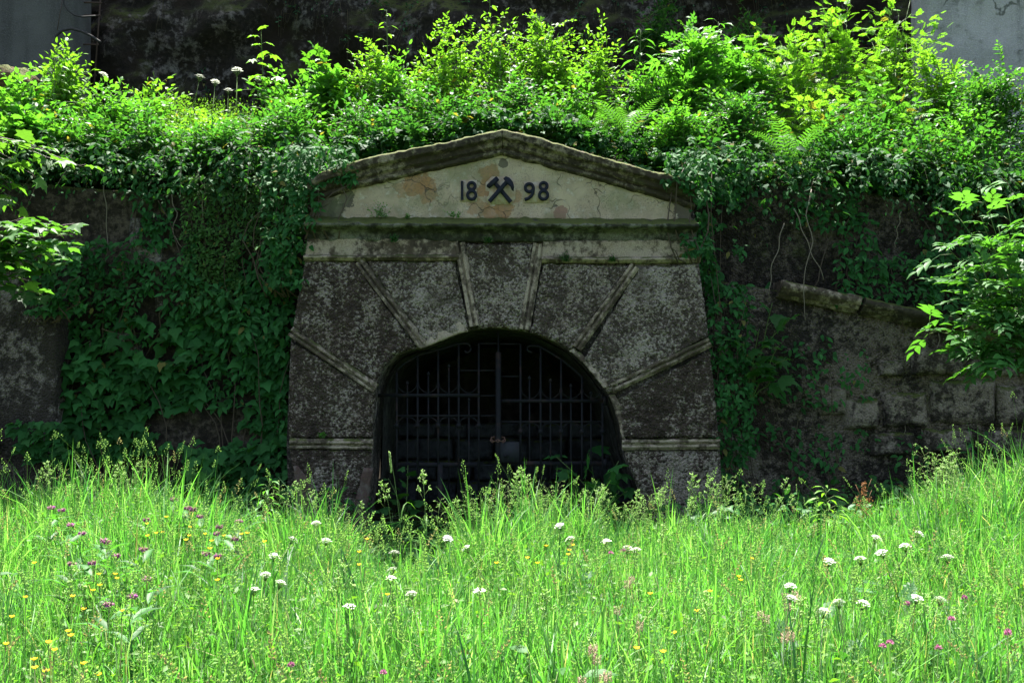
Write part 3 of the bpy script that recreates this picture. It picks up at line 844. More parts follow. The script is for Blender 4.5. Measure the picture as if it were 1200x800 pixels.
for y in (-28, 3, 18, 52, 88):
    k = (y + 60) / 165
    a = Acc(); tube(a, [P(93 - 6 * k - 5, y, 4.92), P(122 - 12 * k + 2, y + .5, 4.92)], .012, sides=6); a.build('rod', M['rust'], rods)
a = Acc(); tube(a, resample([P(x, y, UY - .12) for x, y in ((118, 50), (108, 43), (96, 37), (84, 34), (73, 36), (66, 42), (66, 48), (69, 54), (76, 59), (90, 61))], 40), .020, sides=8)
tag(a.build('hose', M['hose'], smooth=True), 'thick black hose curling out of the iron rods across the concrete wall', 'hose')
a = Acc(); tube(a, resample([P(x, y, UY - .10) for x, y in ((74, -40), (74, -5), (75, 6), (80, 13), (87, 18), (96, 20), (112, 19))], 30), .013, sides=6)
tag(a.build('cable', M['hose'], smooth=True), 'thin black cable bending down at the edge of the concrete wall', 'cable')
a = Acc(); tube(a, [P(x, y, UY - .05) for x, y in ((73, 0), (70, 18), (67, 36))], .005, sides=4)
tag(a.build('wire', M['rust']), 'thin straight wire hanging down the concrete wall to the hose', 'wire')
# rock at the far left of the terrace
def lump(c, r, seed, n=18):
    a = Acc(); u, v = np.meshgrid(np.linspace(0, 2 * math.pi, n * 2, endpoint=False), np.linspace(0, math.pi, n), indexing='ij')
    d = np.stack([np.cos(u) * np.sin(v), np.sin(u) * np.sin(v), np.cos(v)], -1)
    k = 1 + .25 * fbm(d * 1.7, 4, seed)[..., None]
    V = (np.array(c) + d * np.array(r) * k).reshape(-1, 3); i = np.arange(n * 2 * n).reshape(n * 2, n); j = np.roll(i, -1, 0)
    a.quads(V, np.stack([i[:, :-1], j[:, :-1], j[:, 1:], i[:, 1:]], -1).reshape(-1, 4)); return a
tag(lump(P(16, 104, 1.7), (.30, .26, .24), 5).build('rock', M['bark_rock'], smooth=True), 'mossy brown rock among leaves at the far left of the terrace', 'rock')
# ------------------------------------------------------------------ leaves
def T(verts, tris):
    return np.array(verts, float), np.array(tris)
OVATE = T([(0, 0, 0), (-.22, .25, .05), (0, .33, -.01), (.22, .25, .05), (-.2, .62, .03), (0, .68, -.03), (.2, .62, .03), (0, 1, -.12)],
          [(0, 2, 1), (0, 3, 2), (1, 2, 5), (1, 5, 4), (2, 3, 6), (2, 6, 5), (4, 5, 7), (5, 6, 7)])
SMALL = T([(0, 0, 0), (-.27, .45, .06), (0, .5, -.02), (.27, .45, .06), (0, 1, -.08)], [(0, 2, 1), (0, 3, 2), (1, 2, 4), (2, 3, 4)])
LANCE = T([(0, 0, 0), (-.12, .3, .03), (0, .35, -.02), (.12, .3, .03), (-.11, .6, .01), (0, .65, -.05), (.11, .6, .01), (0, 1, -.2)],
          [(0, 2, 1), (0, 3, 2), (1, 2, 5), (1, 5, 4), (2, 3, 6), (2, 6, 5), (4, 5, 7), (5, 6, 7)])
def star_leaf(pts, c=(0, .36, 0)):
    v = [c] + [(x, y, z) for x, y, z in pts]; n = len(pts)
    return T(v, [(0, 1 + k, 1 + (k + 1) % n) for k in range(n)])
MAPLE = star_leaf([(0, .02, 0), (.22, .06, -.02), (.42, .02, -.08), (.36, .2, .02), (.6, .46, -.10), (.3, .5, .05), (.26, .68, .02), (.14, .68, .04), (0, 1, -.12),
                   (-.14, .68, .04), (-.26, .68, .02), (-.3, .5, .05), (-.6, .46, -.10), (-.36, .2, .02), (-.42, .02, -.08), (-.22, .06, -.02)])
IVY = star_leaf([(0, .06, 0), (.3, -.04, -.04), (.46, .3, -.06), (.24, .5, .03), (0, 1, -.1), (-.24, .5, .03), (-.46, .3, -.06), (-.3, -.04, -.04)], (0, .34, .03))
def pinnate(n, w, lance):
    V, Tn = [], []; k = 0
    base = LANCE if lance else SMALL
    items = [((0, (j + 1.2) / (n + 1.2)), s) for j in range(n) for s in (-1, 1)] + [((0, .97), 0)]
    for (x, y), s in items:
        L = (.52 if lance else .34) * (1 - .15 * y)
        ang = s * (1.05 - .25 * y)
        ca, sa = math.cos(ang), math.sin(ang)
        b = base[0] * L
        if lance: b = b * [1.8, 1, 1]
        xx = b[:, 0] * ca + b[:, 1] * sa; yy = -b[:, 0] * sa + b[:, 1] * ca
        V.append(np.stack([xx + x, yy * (.9 if s == 0 else 1) + y * .72, b[:, 2] - .15 * y * y], 1)); Tn.append(base[1] + k); k += len(base[0])
    V.append(np.array([(-.012, 0, 0), (.012, 0, 0), (0, .75, -.1)])); Tn.append(np.array([(0, 1, 2)]) + k)
    return np.concatenate(V), np.concatenate(Tn)
ELDER = pinnate(2, 1, True)
ROBIN = pinnate(4, 1, False)

def leaves(acc, tmpl, pos, axis, nrm, size, col):
    v, t = tmpl
    n = len(pos)
    if n == 0: return
    axis = norm(axis); side = norm(np.cross(axis, nrm)); up = np.cross(side, axis)
    size = np.broadcast_to(np.asarray(size, float), (n,))[:, None, None]
    V = pos[:, None] + size * (v[None, :, 0:1] * side[:, None] + v[None, :, 1:2] * axis[:, None] + v[None, :, 2:3] * up[:, None])
    k = len(v)
    acc.add(V.reshape(-1, 3), (t[None] + (np.arange(n) * k)[:, None, None]).reshape(-1, 3), np.repeat(np.asarray(col), k, 0))

# leaf colours (albedo)
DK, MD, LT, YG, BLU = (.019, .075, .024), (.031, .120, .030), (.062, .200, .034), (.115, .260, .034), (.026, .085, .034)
def tint(base, n, var=.22, young=0.0, rs=RS):
    b = np.tile(np.array(base, float), (n, 1))
    k = np.clip(rs.normal(0, 1, n), -2, 2)[:, None]
    b = b * (1 + var * k)
    y = (rs.rand(n)[:, None] ** 2) * young
    b = b * (1 - y) + np.array(YG) * y
    w = (rs.rand(n) < .012)[:, None]
    return np.clip(np.where(w, np.array([[.16, .15, .04]]), b), .004, .6)

def shoots(rs, base, d, L, K, size, droop=.25, pitch=1.0, up=.9, spiral=False):
    """leaves set along arching shoots; returns pos, axis, nrm, size, t and the shoot lines"""
    n = len(base); d = norm(d)
    k = np.arange(K); t = (k + .7) / K; t[-1] = 1.0
    t = np.clip(t[None] + rs.uniform(-.3, .3, (n, K)) / K, .02, 1)
    L = np.broadcast_to(L, (n,)); dr = np.broadcast_to(droop, (n,))
    def at(tt):
        p = base[:, None] + d[:, None] * (L[:, None] * tt)[..., None]
        p[..., 2] -= (dr * L)[:, None] * tt ** 2
        return p
    pos = at(t)
    tan = norm(d[:, None] - np.array([0, 0, 1.0]) * (2 * dr[:, None] * t)[..., None])
    ref = np.where((np.abs(d[:, 2]) > .92)[:, None], np.array([[1.0, 0, 0]]), np.array([[0, 0, 1.0]]))
    a = norm(np.cross(tan, ref[:, None])); b = np.cross(a, tan)
    ph = rs.uniform(0, 6.28, (n, 1)) + k[None] * (2.4 if spiral else math.pi) if spiral else (k[None] % 2) * math.pi + rs.normal(0, .45, (n, K))
    pit = np.clip(rs.normal(pitch, .25, (n, K)), .2, 1.6); pit[:, -1] *= .25
    ax = tan * np.cos(pit)[..., None] + (a * np.cos(ph)[..., None] + b * np.sin(ph)[..., None]) * np.sin(pit)[..., None]
    nr = np.array([0, 0, up]) + tan * -.1 + rs.normal(0, .38, (n, K, 3)) + b * .2
    sz = size * rs.uniform(.6, 1.25, (n, K)) * (1 - .35 * t)
    lines = at(np.tile(np.linspace(0, 1, 5), (n, 1)))
    return pos.reshape(-1, 3), ax.reshape(-1, 3), nr.reshape(-1, 3), sz.reshape(-1), t.reshape(-1), lines

def twig_lines(acc, lines, r, col):
    """thin three-sided twigs along many polylines at once"""
    n, m, _ = lines.shape
    tan = norm(np.gradient(lines, axis=1)); a = norm(np.cross(tan, np.array([.31, .2, .93]))); b = np.cross(tan, a)
    rad = np.linspace(1, .35, m)[None, :, None] * np.broadcast_to(np.asarray(r, float), (n,))[:, None, None]
    ring = np.stack([lines + rad * (a * math.cos(q) + b * math.sin(q)) for q in (0, 2.1, 4.2)], 2)
    idx = np.arange(n * m * 3).reshape(n, m, 3)
    q = np.stack([idx[:, :-1], np.roll(idx, -1, 2)[:, :-1], np.roll(idx, -1, 2)[:, 1:], idx[:, 1:]], -1).reshape(-1, 4)
    acc.quads(ring.reshape(-1, 3), q, col)

BROWN, GSTEM = (.07, .05, .03), (.08, .13, .03)
def shrub(name, label, cat, px, base_py, top_py, hw, Y, tmpl=OVATE, size=.075, col=MD, young=.5, n=90, K=9, L=.45, droop=.22, stem=GSTEM, seed=0, group=None, up=.9, spiral=False, open_=.0):
    rs = np.random.RandomState(seed + 7)
    b = P(px, base_py, Y); b[2] = min(b[2], float(terrace_z(b[0], b[1])) + .05) if Y > .8 else b[2]
    top = P(px, top_py, Y); h = top[2] - b[2]; w = hw / FPX * (Y - CAM[1])
    t = thing(name, label, cat, b, group)
    # shoots start inside the crown and reach for its shell
    u = rs.normal(0, 1, (n, 3)); u = norm(u); rr = rs.rand(n) ** .5
    e = u * rr[:, None]
    hh = np.clip(.58 + .42 * e[:, 2], .08, 1)
    edge = np.stack([b[0] + w * e[:, 0] * (1 - .25 * np.clip(e[:, 2], 0, 1)), b[1] + w * .8 * e[:, 1], b[2] + h * hh], 1)
    edge[:, 2] += .26 * h * fbm(np.stack([edge[:, 0] * 1.6, edge[:, 1] * 1.6, np.full(n, seed)], 1), 2, seed)
    d = norm(np.stack([e[:, 0], e[:, 1], .55 + .5 * np.abs(e[:, 2])], 1) + rs.normal(0, .25, (n, 3)))
    Ln = L * rs.uniform(.6, 1.3, n)
    base = edge - d * Ln[:, None] * .85
    pos, ax, nr, sz, tt, lines = shoots(rs, base, d, Ln, K, size, droop, up=up, spiral=spiral)
    fo = Acc(); c = tint(col, len(pos), .2, young, rs); leaves(fo, tmpl, pos, ax, nr, sz, c)
    fo.build('foliage', M['leaf'], t)
    st = Acc(); twig_lines(st, lines, .004, stem)
    nm = 6; pick = rs.choice(n, min(n, 22), replace=False)
    for k in pick:
        q = base[k]; f = b + np.array([rs.normal(0, .07), rs.normal(0, .07), -.1])
        m = (f + q) / 2 + np.array([(q[0] - f[0]) * -.2, 0, .1 * h])
        tube(st, resample([f, m, q], 6), .010, .004, 4, stem)
    st.build('stem', M['stem'], t)
    return t

# ---- terrace: ground cover and the curtain that hangs over the wall's edge
def terrace_cover():
    rs = np.random.RandomState(5)
    a = Acc(); n = 24000
    x = rs.uniform(-9.5, 9.5, n); y = .6 + rs.rand(n) * 4.4
    keep = n2(x, y, 1.2, 77, 3) > -.65
    x, y = x[keep], y[keep]; n = len(x)
    z = terrace_z(x, y) + rs.rand(n) ** .8 * (.32 + .22 * n2(x, y, .9, 78, 3))
    ax = np.stack([rs.normal(0, 1, n), rs.normal(-.5, .8, n), rs.normal(.1, .35, n)], 1)
    nr = np.stack([rs.normal(0, .45, n), rs.normal(-.25, .45, n), np.ones(n)], 1)
    mix = n2(x, y, .7, 79, 3)[:, None]
    c = tint((.024, .092, .024), n, .25, .22, rs) * (1 + .35 * np.clip(mix, -1, 1))
    half = rs.rand(n) < .5
    leaves(a, OVATE, np.stack([x, y, z], 1)[half], ax[half], nr[half], rs.uniform(.06, .14, n)[half], c[half])
    leaves(a, SMALL, np.stack([x, y, z], 1)[~half], ax[~half], nr[~half], rs.uniform(.04, .08, n)[~half], c[~half])
    return tag(a.build('terrace_undergrowth', M['ivy']), 'low leafy undergrowth covering the terrace above the walls', 'undergrowth', None, 'stuff')
terrace_cover()

EDGE = [(-60, 212, 265), (0, 205, 245), (60, 203, 240), (110, 205, 232), (160, 204, 226), (200, 206, 222), (250, 204, 235), (300, 202, 262), (340, 205, 262), (372, 200, 216), (430, 184, 190), (520, 164, 168), (590, 152, 153),
        (690, 174, 180), (760, 195, 202), (800, 200, 230), (840, 215, 300), (870, 214, 232), (940, 214, 226), (1000, 216, 232), (1060, 222, 244), (1110, 228, 272), (1160, 232, 300), (1260, 236, 310)]
def edge_curtain():
    """creeper stems that spill forward over the wall tops, as far down as EDGE says"""
    rs = np.random.RandomState(6); E = np.array(EDGE, float)
    a, s = Acc(), Acc(); n = 1700
    px = rs.uniform(-70, 1255, n)
    ty, by = np.interp(px, E[:, 0], E[:, 1]), np.interp(px, E[:, 0], E[:, 2])
    gable = (px > 365) & (px < 812)
    py = ty - rs.rand(n) * np.where(gable, 26, 42) + 4
    Y = np.where(gable, .72, .55) + rs.rand(n) * .8 - np.where(gable, 0, .1)
    base = np.array([P(p, q, yy) for p, q, yy in zip(px, py, Y)])
    base[:, 2] = np.maximum(base[:, 2], np.where(gable, 0, terrace_z(base[:, 0], base[:, 1]) - .05))
    by = by + 30 * np.clip(n2(px * .03, px * 0, 1, 91, 3) + .25, -.4, 1.2)
    fall = (by - ty) / 104.0
    d = np.stack([rs.normal(0, .55, n), rs.uniform(-1.0, -.25, n), rs.uniform(-.1, .8, n)], 1)
    L = rs.uniform(.3, .55, n) + np.where(gable, 0, fall * rs.rand(n) * .7)
    L = np.where(gable, L * .55, L)
    dr = np.where(gable, .25, .35 + .35 * rs.rand(n) + np.clip(fall, 0, .5))
    pos, ax, nr, sz, t, lines = shoots(rs, base, d, L, 9, .105, dr, 1.1, .75)
    nr = nr + rs.normal(0, .3, nr.shape) + np.array([0, -.2, 0])
    ax = ax + np.array([0, -.1, -.35])
    c = tint((.024, .090, .026), len(pos), .25, .12, rs)
    m = (np.repeat(n2(px * .012, px * 0 + 3, 1, 8, 2), 9) > -.05)
    leaves(a, OVATE, pos[m], ax[m], nr[m], sz[m] * np.repeat(rs.uniform(.6, 1.35, n), 9)[m], c[m]); leaves(a, IVY, pos[~m], ax[~m], nr[~m], sz[~m] * 1.05, c[~m])
    twig_lines(a, lines[::2], .003, (.05, .06, .025))
    return tag(a.build('edge_creeper', M['ivy']), 'dense leafy creepers spilling over the top edge of the walls and pediment', 'creeper', None, 'stuff')
edge_curtain()

# ---- the named shrubs of the terrace
S = [
 (22, 175, 78, 55, 1.3, OVATE, .105, LT, .6, 'leafy_bush', 'broad-leaved bright bush beside the mossy brown rock at the far left'),
 (75, 165, 72, 40, 2.0, OVATE, .09, YG, .5, 'nettle', 'tall pale nettle clump standing just under the grey concrete wall'),
 (125, 170, 90, 50, 1.6, OVATE, .10, LT, .5, 'leafy_bush', 'bright broad-leaved bush below the rusty iron rods'),
 (175, 160, 86, 42, 2.6, OVATE, .095, YG, .5, 'nettle', 'yellow-green nettle clump right of the iron rods'),
 (335, 160, 88, 48, 2.4, OVATE, .095, LT, .6, 'leafy_bush', 'bright bush behind the tall maple seedling on the left terrace'),
 (390, 165, 64, 46, 2.4, MAPLE, .12, LT, .6, 'maple_bush', 'bright bush with lobed leaves above the left end of the pediment'),
 (450, 160, 66, 50, 2.2, SMALL, .07, YG, .5, 'leafy_bush', 'fine-leaved yellow-green bush above the left slope of the pediment'),
 (515, 150, 44, 56, 2.6, SMALL, .07, YG, .5, 'leafy_bush', 'tall fine-leaved bush just left of the pediment peak'),
 (580, 150, 34, 56, 2.9, OVATE, .08, YG, .5, 'leafy_bush', 'tall bright bush directly above the pediment peak'),
 (640, 145, 22, 50, 3.0, SMALL, .075, YG, .6, 'leafy_bush', 'tallest fine-leaved bush just right of the pediment peak'),
 (695, 150, 34, 50, 2.8, OVATE, .08, YG, .4, 'leafy_bush', 'bright bush behind the large fern above the right slope of the pediment'),
 (760, 165, 62, 44, 2.2, LANCE, .12, LT, .4, 'willowherb', 'narrow-leaved willowherb clump right of the large fern'),
 (815, 155, 42, 46, 2.2, ELDER, .22, LT, .4, 'elder_bush', 'young elder with drooping narrow leaflets above the right end of the pediment'),
 (868, 150, 32, 48, 2.8, ELDER, .21, LT, .4, 'elder_bush', 'taller elder with glossy leaflets left of the feathery acacia'),
 (925, 150, 34, 56, 2.6, ROBIN, .165, YG, .6, 'acacia_bush', 'feathery yellow-green acacia bush behind the small dark fern'),
 (985, 140, 10, 60, 3.0, ROBIN, .165, YG, .6, 'acacia_bush', 'tallest feathery acacia bush reaching the top of the picture'),
 (1050, 135, 4, 60, 3.0, ROBIN, .165, YG, .7, 'acacia_bush', 'feathery acacia bush directly left of the pale cracked wall'),
 (1105, 150, 52, 48, 2.4, SMALL, .075, YG, .5, 'leafy_bush', 'bright bush with roundish leaves right in front of the pale cracked wall'),
 (1165, 190, 92, 60, 1.7, SMALL, .07, MD, .5, 'leafy_bush', 'dull green fine-leaved bush at the right edge of the terrace'),
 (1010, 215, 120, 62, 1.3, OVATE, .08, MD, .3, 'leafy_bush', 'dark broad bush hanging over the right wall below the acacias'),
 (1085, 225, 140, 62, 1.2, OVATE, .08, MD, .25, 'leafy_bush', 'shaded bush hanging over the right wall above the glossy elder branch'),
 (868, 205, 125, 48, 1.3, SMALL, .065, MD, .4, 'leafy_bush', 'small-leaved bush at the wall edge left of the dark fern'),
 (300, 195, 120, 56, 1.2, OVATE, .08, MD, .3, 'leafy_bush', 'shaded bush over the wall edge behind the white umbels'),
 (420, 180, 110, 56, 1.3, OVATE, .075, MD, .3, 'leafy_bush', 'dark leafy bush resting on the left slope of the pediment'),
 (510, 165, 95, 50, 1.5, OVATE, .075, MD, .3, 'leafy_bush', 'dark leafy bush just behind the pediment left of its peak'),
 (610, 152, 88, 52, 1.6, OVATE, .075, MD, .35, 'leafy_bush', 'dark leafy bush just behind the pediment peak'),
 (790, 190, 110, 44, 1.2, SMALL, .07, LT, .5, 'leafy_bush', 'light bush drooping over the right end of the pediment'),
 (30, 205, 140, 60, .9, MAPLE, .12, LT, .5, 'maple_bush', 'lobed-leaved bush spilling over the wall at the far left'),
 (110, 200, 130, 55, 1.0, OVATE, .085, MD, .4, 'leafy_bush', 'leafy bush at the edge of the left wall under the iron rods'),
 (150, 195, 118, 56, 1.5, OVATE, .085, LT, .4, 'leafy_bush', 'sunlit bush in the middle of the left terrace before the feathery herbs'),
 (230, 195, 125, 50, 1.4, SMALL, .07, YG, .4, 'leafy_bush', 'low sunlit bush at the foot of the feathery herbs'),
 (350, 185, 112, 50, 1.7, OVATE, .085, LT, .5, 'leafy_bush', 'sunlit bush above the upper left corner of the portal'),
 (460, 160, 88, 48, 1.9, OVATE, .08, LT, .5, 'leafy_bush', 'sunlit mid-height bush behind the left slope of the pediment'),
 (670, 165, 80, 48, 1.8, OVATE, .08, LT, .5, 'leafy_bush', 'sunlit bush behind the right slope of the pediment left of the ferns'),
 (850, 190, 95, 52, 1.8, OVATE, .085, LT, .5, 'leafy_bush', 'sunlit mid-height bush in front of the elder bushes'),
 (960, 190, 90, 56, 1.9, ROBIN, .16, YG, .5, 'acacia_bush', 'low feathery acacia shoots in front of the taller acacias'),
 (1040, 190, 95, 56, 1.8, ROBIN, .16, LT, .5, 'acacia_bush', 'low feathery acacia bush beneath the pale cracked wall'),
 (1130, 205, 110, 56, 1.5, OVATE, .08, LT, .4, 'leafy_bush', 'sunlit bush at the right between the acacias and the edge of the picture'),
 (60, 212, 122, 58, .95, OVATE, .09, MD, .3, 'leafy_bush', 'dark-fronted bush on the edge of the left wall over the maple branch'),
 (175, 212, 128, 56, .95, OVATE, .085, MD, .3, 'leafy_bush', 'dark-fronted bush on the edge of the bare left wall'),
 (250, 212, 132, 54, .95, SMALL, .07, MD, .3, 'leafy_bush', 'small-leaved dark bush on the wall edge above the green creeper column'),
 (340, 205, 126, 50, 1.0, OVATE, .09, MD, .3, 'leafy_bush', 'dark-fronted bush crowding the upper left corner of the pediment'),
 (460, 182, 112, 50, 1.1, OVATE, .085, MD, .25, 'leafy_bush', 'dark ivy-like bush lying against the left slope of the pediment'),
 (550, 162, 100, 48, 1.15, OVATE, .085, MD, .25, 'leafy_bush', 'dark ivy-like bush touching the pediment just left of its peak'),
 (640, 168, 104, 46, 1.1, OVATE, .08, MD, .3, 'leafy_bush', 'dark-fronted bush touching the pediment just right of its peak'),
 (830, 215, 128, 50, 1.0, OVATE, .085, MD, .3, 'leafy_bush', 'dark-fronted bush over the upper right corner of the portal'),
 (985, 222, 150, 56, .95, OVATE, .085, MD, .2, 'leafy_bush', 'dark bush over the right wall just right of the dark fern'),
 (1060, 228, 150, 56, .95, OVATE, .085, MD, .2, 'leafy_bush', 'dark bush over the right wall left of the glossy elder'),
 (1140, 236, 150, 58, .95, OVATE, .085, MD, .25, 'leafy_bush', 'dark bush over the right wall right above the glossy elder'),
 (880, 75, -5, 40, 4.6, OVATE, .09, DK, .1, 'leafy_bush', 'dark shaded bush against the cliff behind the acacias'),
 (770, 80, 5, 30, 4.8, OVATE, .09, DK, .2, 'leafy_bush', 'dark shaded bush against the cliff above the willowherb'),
]
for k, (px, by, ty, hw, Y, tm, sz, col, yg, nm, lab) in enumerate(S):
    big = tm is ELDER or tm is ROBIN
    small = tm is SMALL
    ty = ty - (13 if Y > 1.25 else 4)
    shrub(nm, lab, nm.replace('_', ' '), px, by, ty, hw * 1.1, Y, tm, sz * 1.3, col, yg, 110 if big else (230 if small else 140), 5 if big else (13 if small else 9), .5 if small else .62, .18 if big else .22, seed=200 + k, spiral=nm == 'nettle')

# feathery light herbs in the gap left of centre
def bedstraw():
    rs = np.random.RandomState(9); a = Acc(); n = 1300
    px = rs.uniform(185, 305, n); Y = rs.uniform(1.6, 3.6, n)
    x = np.array([P(p, 100, y)[0] for p, y in zip(px, Y)])
    base = np.stack([x, Y, terrace_z(x, Y)], 1)
    d = np.stack([rs.normal(0, .18, n), rs.normal(-.1, .18, n), np.ones(n)], 1)
    pos, ax, nr, sz, t, lines = shoots(rs, base, d, rs.uniform(.45, .95, n), 14, .04, .06, 1.2, .8, True)
    leaves(a, SMALL, pos, ax, nr, sz * 1.1, tint((.09, .19, .03), len(pos), .2, .5, rs)); twig_lines(a, lines, .0025, GSTEM)
    return tag(a.build('bedstraw', M['leaf']), 'feathery pale herbs filling the gap in the left terrace bushes', 'herb', None, 'stuff')
bedstraw()

def sapling(name, label, cat, px, by, ty, Y, tmpl, size, col, n, lean=0.0, seed=0, stemc=GSTEM):
    """one upright stem with leaves on stalks; every leaf is an object"""
    rs = np.random.RandomState(seed); b = P(px, by, Y); tp = P(px + lean, ty, Y)
    t = thing(name, label, cat, b)
    ln = resample([b, (b + tp) / 2 + np.array([rs.normal(0, .03), .02, 0]), tp], 9)
    st = Acc(); tube(st, ln, .008, .003, 5, stemc)
    lm = Acc(); leaves(lm, tmpl, np.zeros((1, 3)), np.array([[0, 1.0, 0]]), np.array([[0, 0, 1.0]]), 1.0, np.array([col])); me = lm.mesh('leaf', M['leaf'])
    for k in range(n):
        f = .35 + .65 * (k + .5) / n; q = np.array([np.interp(f * 8, np.arange(9), ln[:, j]) for j in range(3)])
        ang = k * 2.4 + rs.normal(0, .3); s = size * (1.15 - .55 * f) * rs.uniform(.8, 1.2)
        d = norm(np.array([math.cos(ang), math.sin(ang) * .8, .5 if f < .9 else 1.0]))
        e = q + d * s * .55; tube(st, [q, e], .003, .002, 3, stemc)
        place_leaf(me, t, b, e, norm(d + np.array([0, 0, -.75])), np.array([rs.normal(0, .3), -.25 + rs.normal(0, .2), 1.0]), s)
    st.build('stem', M['stem'], t)
    return t
from mathutils import Matrix
def place_leaf(me, parent, off, pos, axis, nrm, s):
    axis = norm(np.asarray(axis, float)); side = norm(np.cross(axis, nrm)); up = np.cross(side, axis)
    o = link('leaf', me, parent)
    Mx = Matrix([[side[i] * s, axis[i] * s, up[i] * s, pos[i] - off[i]] for i in range(3)] + [[0, 0, 0, 1]])
    o.matrix_local = Mx
    return o
for k, (nm, lab, cat, px, by, ty, Y, tm, sz, col, n, lean) in enumerate((
    ('maple_seedling', 'tall bright maple seedling standing out against the dark cliff on the left terrace', 'seedling', 312, 130, 38, 2.6, MAPLE, .22, YG, 11, -6),
    ('elder_seedling', 'thin young seedling against the cliff above the left slope of the pediment', 'seedling', 456, 100, 12, 2.8, OVATE, .15, YG, 13, -3),
    ('elder_seedling', 'highest seedling with pale leaves at the top edge above the pediment peak', 'seedling', 572, 90, -6, 3.0, OVATE, .17, YG, 15, 2),
    ('elder_seedling', 'slim seedling right of the bushes, against the light patch of cliff', 'seedling', 748, 100, 36, 2.6, LANCE, .22, LT, 12, 3),
    ('nettle', 'single tall nettle left of the acacias with long drooping leaves', 'nettle', 842, 100, 26, 2.2, LANCE, .26, LT, 13, 0),
    ('elder_seedling', 'small bright seedling rising at the left above the brown rock', 'seedling', 62, 130, 68, 1.6, OVATE, .17, YG, 12, 2),
    ('maple_seedling', 'lone pale maple seedling growing out of the shaded wall left of the portal', 'seedling', 316, 315, 268, .05, MAPLE, .21, (.12, .27, .10), 5, 0),
    )):
    sapling(nm, lab, cat, px, by, ty, Y, tm, sz, col, n, lean, 40 + k)

# white umbels among the left terrace bushes, and in the meadow
def umbel_meshes(rs, r=.029):
    st, fl = Acc(), Acc(); H = .62
    tube(st, [(0, 0, 0), (.01, .005, H * .5), (0, 0, H - .05)], .0035, .0025, 4, GSTEM)
    for k in range(13):
        a = k * 2.4; rr = r * math.sqrt((k + .5) / 13); tip = np.array([rr * math.cos(a), rr * math.sin(a), H - .018 * (rr / r) ** 2])
        tube(st, [(0, 0, H - .05), tip], .0012, .001, 3, GSTEM)
        for j in range(7):
            b = j * 2.4 + k; q = .010 * math.sqrt((j + .5) / 7); c = tip + np.array([q * math.cos(b), q * math.sin(b), .003])
            V = [c + np.array([.0042 * math.cos(g), .0042 * math.sin(g), .0015 * (i % 2)]) for i, g in enumerate(np.linspace(0, 6.28, 6)[:-1])]
            fl.add(V, [(0, 1, 2), (0, 2, 3), (0, 3, 4)], (.62, .64, .55))
    fo = Acc(); n = 5; z = rs.uniform(.08, .4, n); an = rs.uniform(0, 6.28, n)
    leaves(fo, ROBIN, np.stack([0 * z, 0 * z, z], 1), np.stack([np.cos(an), np.sin(an), .5 + 0 * an], 1), np.stack([0 * z, 0 * z, 1 + 0 * z], 1), .16, tint(MD, n))
    return H, st.mesh('stem', M['stem']), fl.mesh('flower_head', M['petal']), fo.mesh('foliage', M['leaf'])
def flower_kind(name, cat, meshes, parts):
    root = thing(name, None, cat, (0, 0, 0)); root['kind'] = 'thing'; kids = [link(p, me, root) for p, me in zip(parts, meshes)]
    for q in kids:
        if q.name.startswith('seed_head'): q['kind'] = 'stuff'
    return root, kids
USED = {}
UMB_ROOT = [None]
def plant(kind, px, py, Y, label, group, H, rs, free=None):
    """stand a flower so that its head shows at (px, py); its foot on the ground below"""
    root, kids = kind
    p = P(px, py, Y); g = free if free is not None else float(ground_z(p[0], p[1])) ; s = max(.25, (p[2] - g) / H)
    loc = (p[0], p[1], p[2] - H * s)
    if root.name not in USED:
        USED[root.name] = 1
        root.location = [float(a) for a in loc]; root.scale = (s,) * 3; root.rotation_euler = (0, 0, rs.uniform(0, 6.28))
        if label: root['label'] = label
        root['group'] = group; return root
    c = copy_tree(root, kids, loc, 0, s, label, group)
    tl = .22 if root is UMB_ROOT[0] else .05
    c.rotation_euler = (rs.normal(0, tl), rs.normal(0, tl), rs.uniform(0, 6.28))
    up_ = c.rotation_euler.to_matrix() @ Vector((0, 0, H * s))
    c.location = (p[0] - up_[0], p[1] - up_[1], p[2] - up_[2])
    return c
rsF = np.random.RandomState(12)
Hu, *um = umbel_meshes(rsF)
UMB = flower_kind('umbel_flower', 'flower', um, ('stem', 'flower_head', 'foliage')); UMB_ROOT[0] = UMB[0]
tc = lambda px, py, Y: float(terrace_z(P(px, py, Y)[0], Y)) 
for px, py, lab in ((278, 80, 'highest and biggest-looking white umbel on the left terrace'), (303, 90, 'white umbel nearest the tall maple seedling on the left terrace'), (252, 94, 'white umbel in the middle of the feathery herbs on the left terrace'),
                    (235, 88, 'white umbel at the left side of the feathery herbs'), (122, 86, 'lone white umbel below the rusty iron rods'), (268, 104, 'low white umbel deep in the feathery herbs')):
    plant(UMB, px, py, 2.4, lab, 'white umbels on the terrace', Hu, rsF, tc(px, py, 2.4))

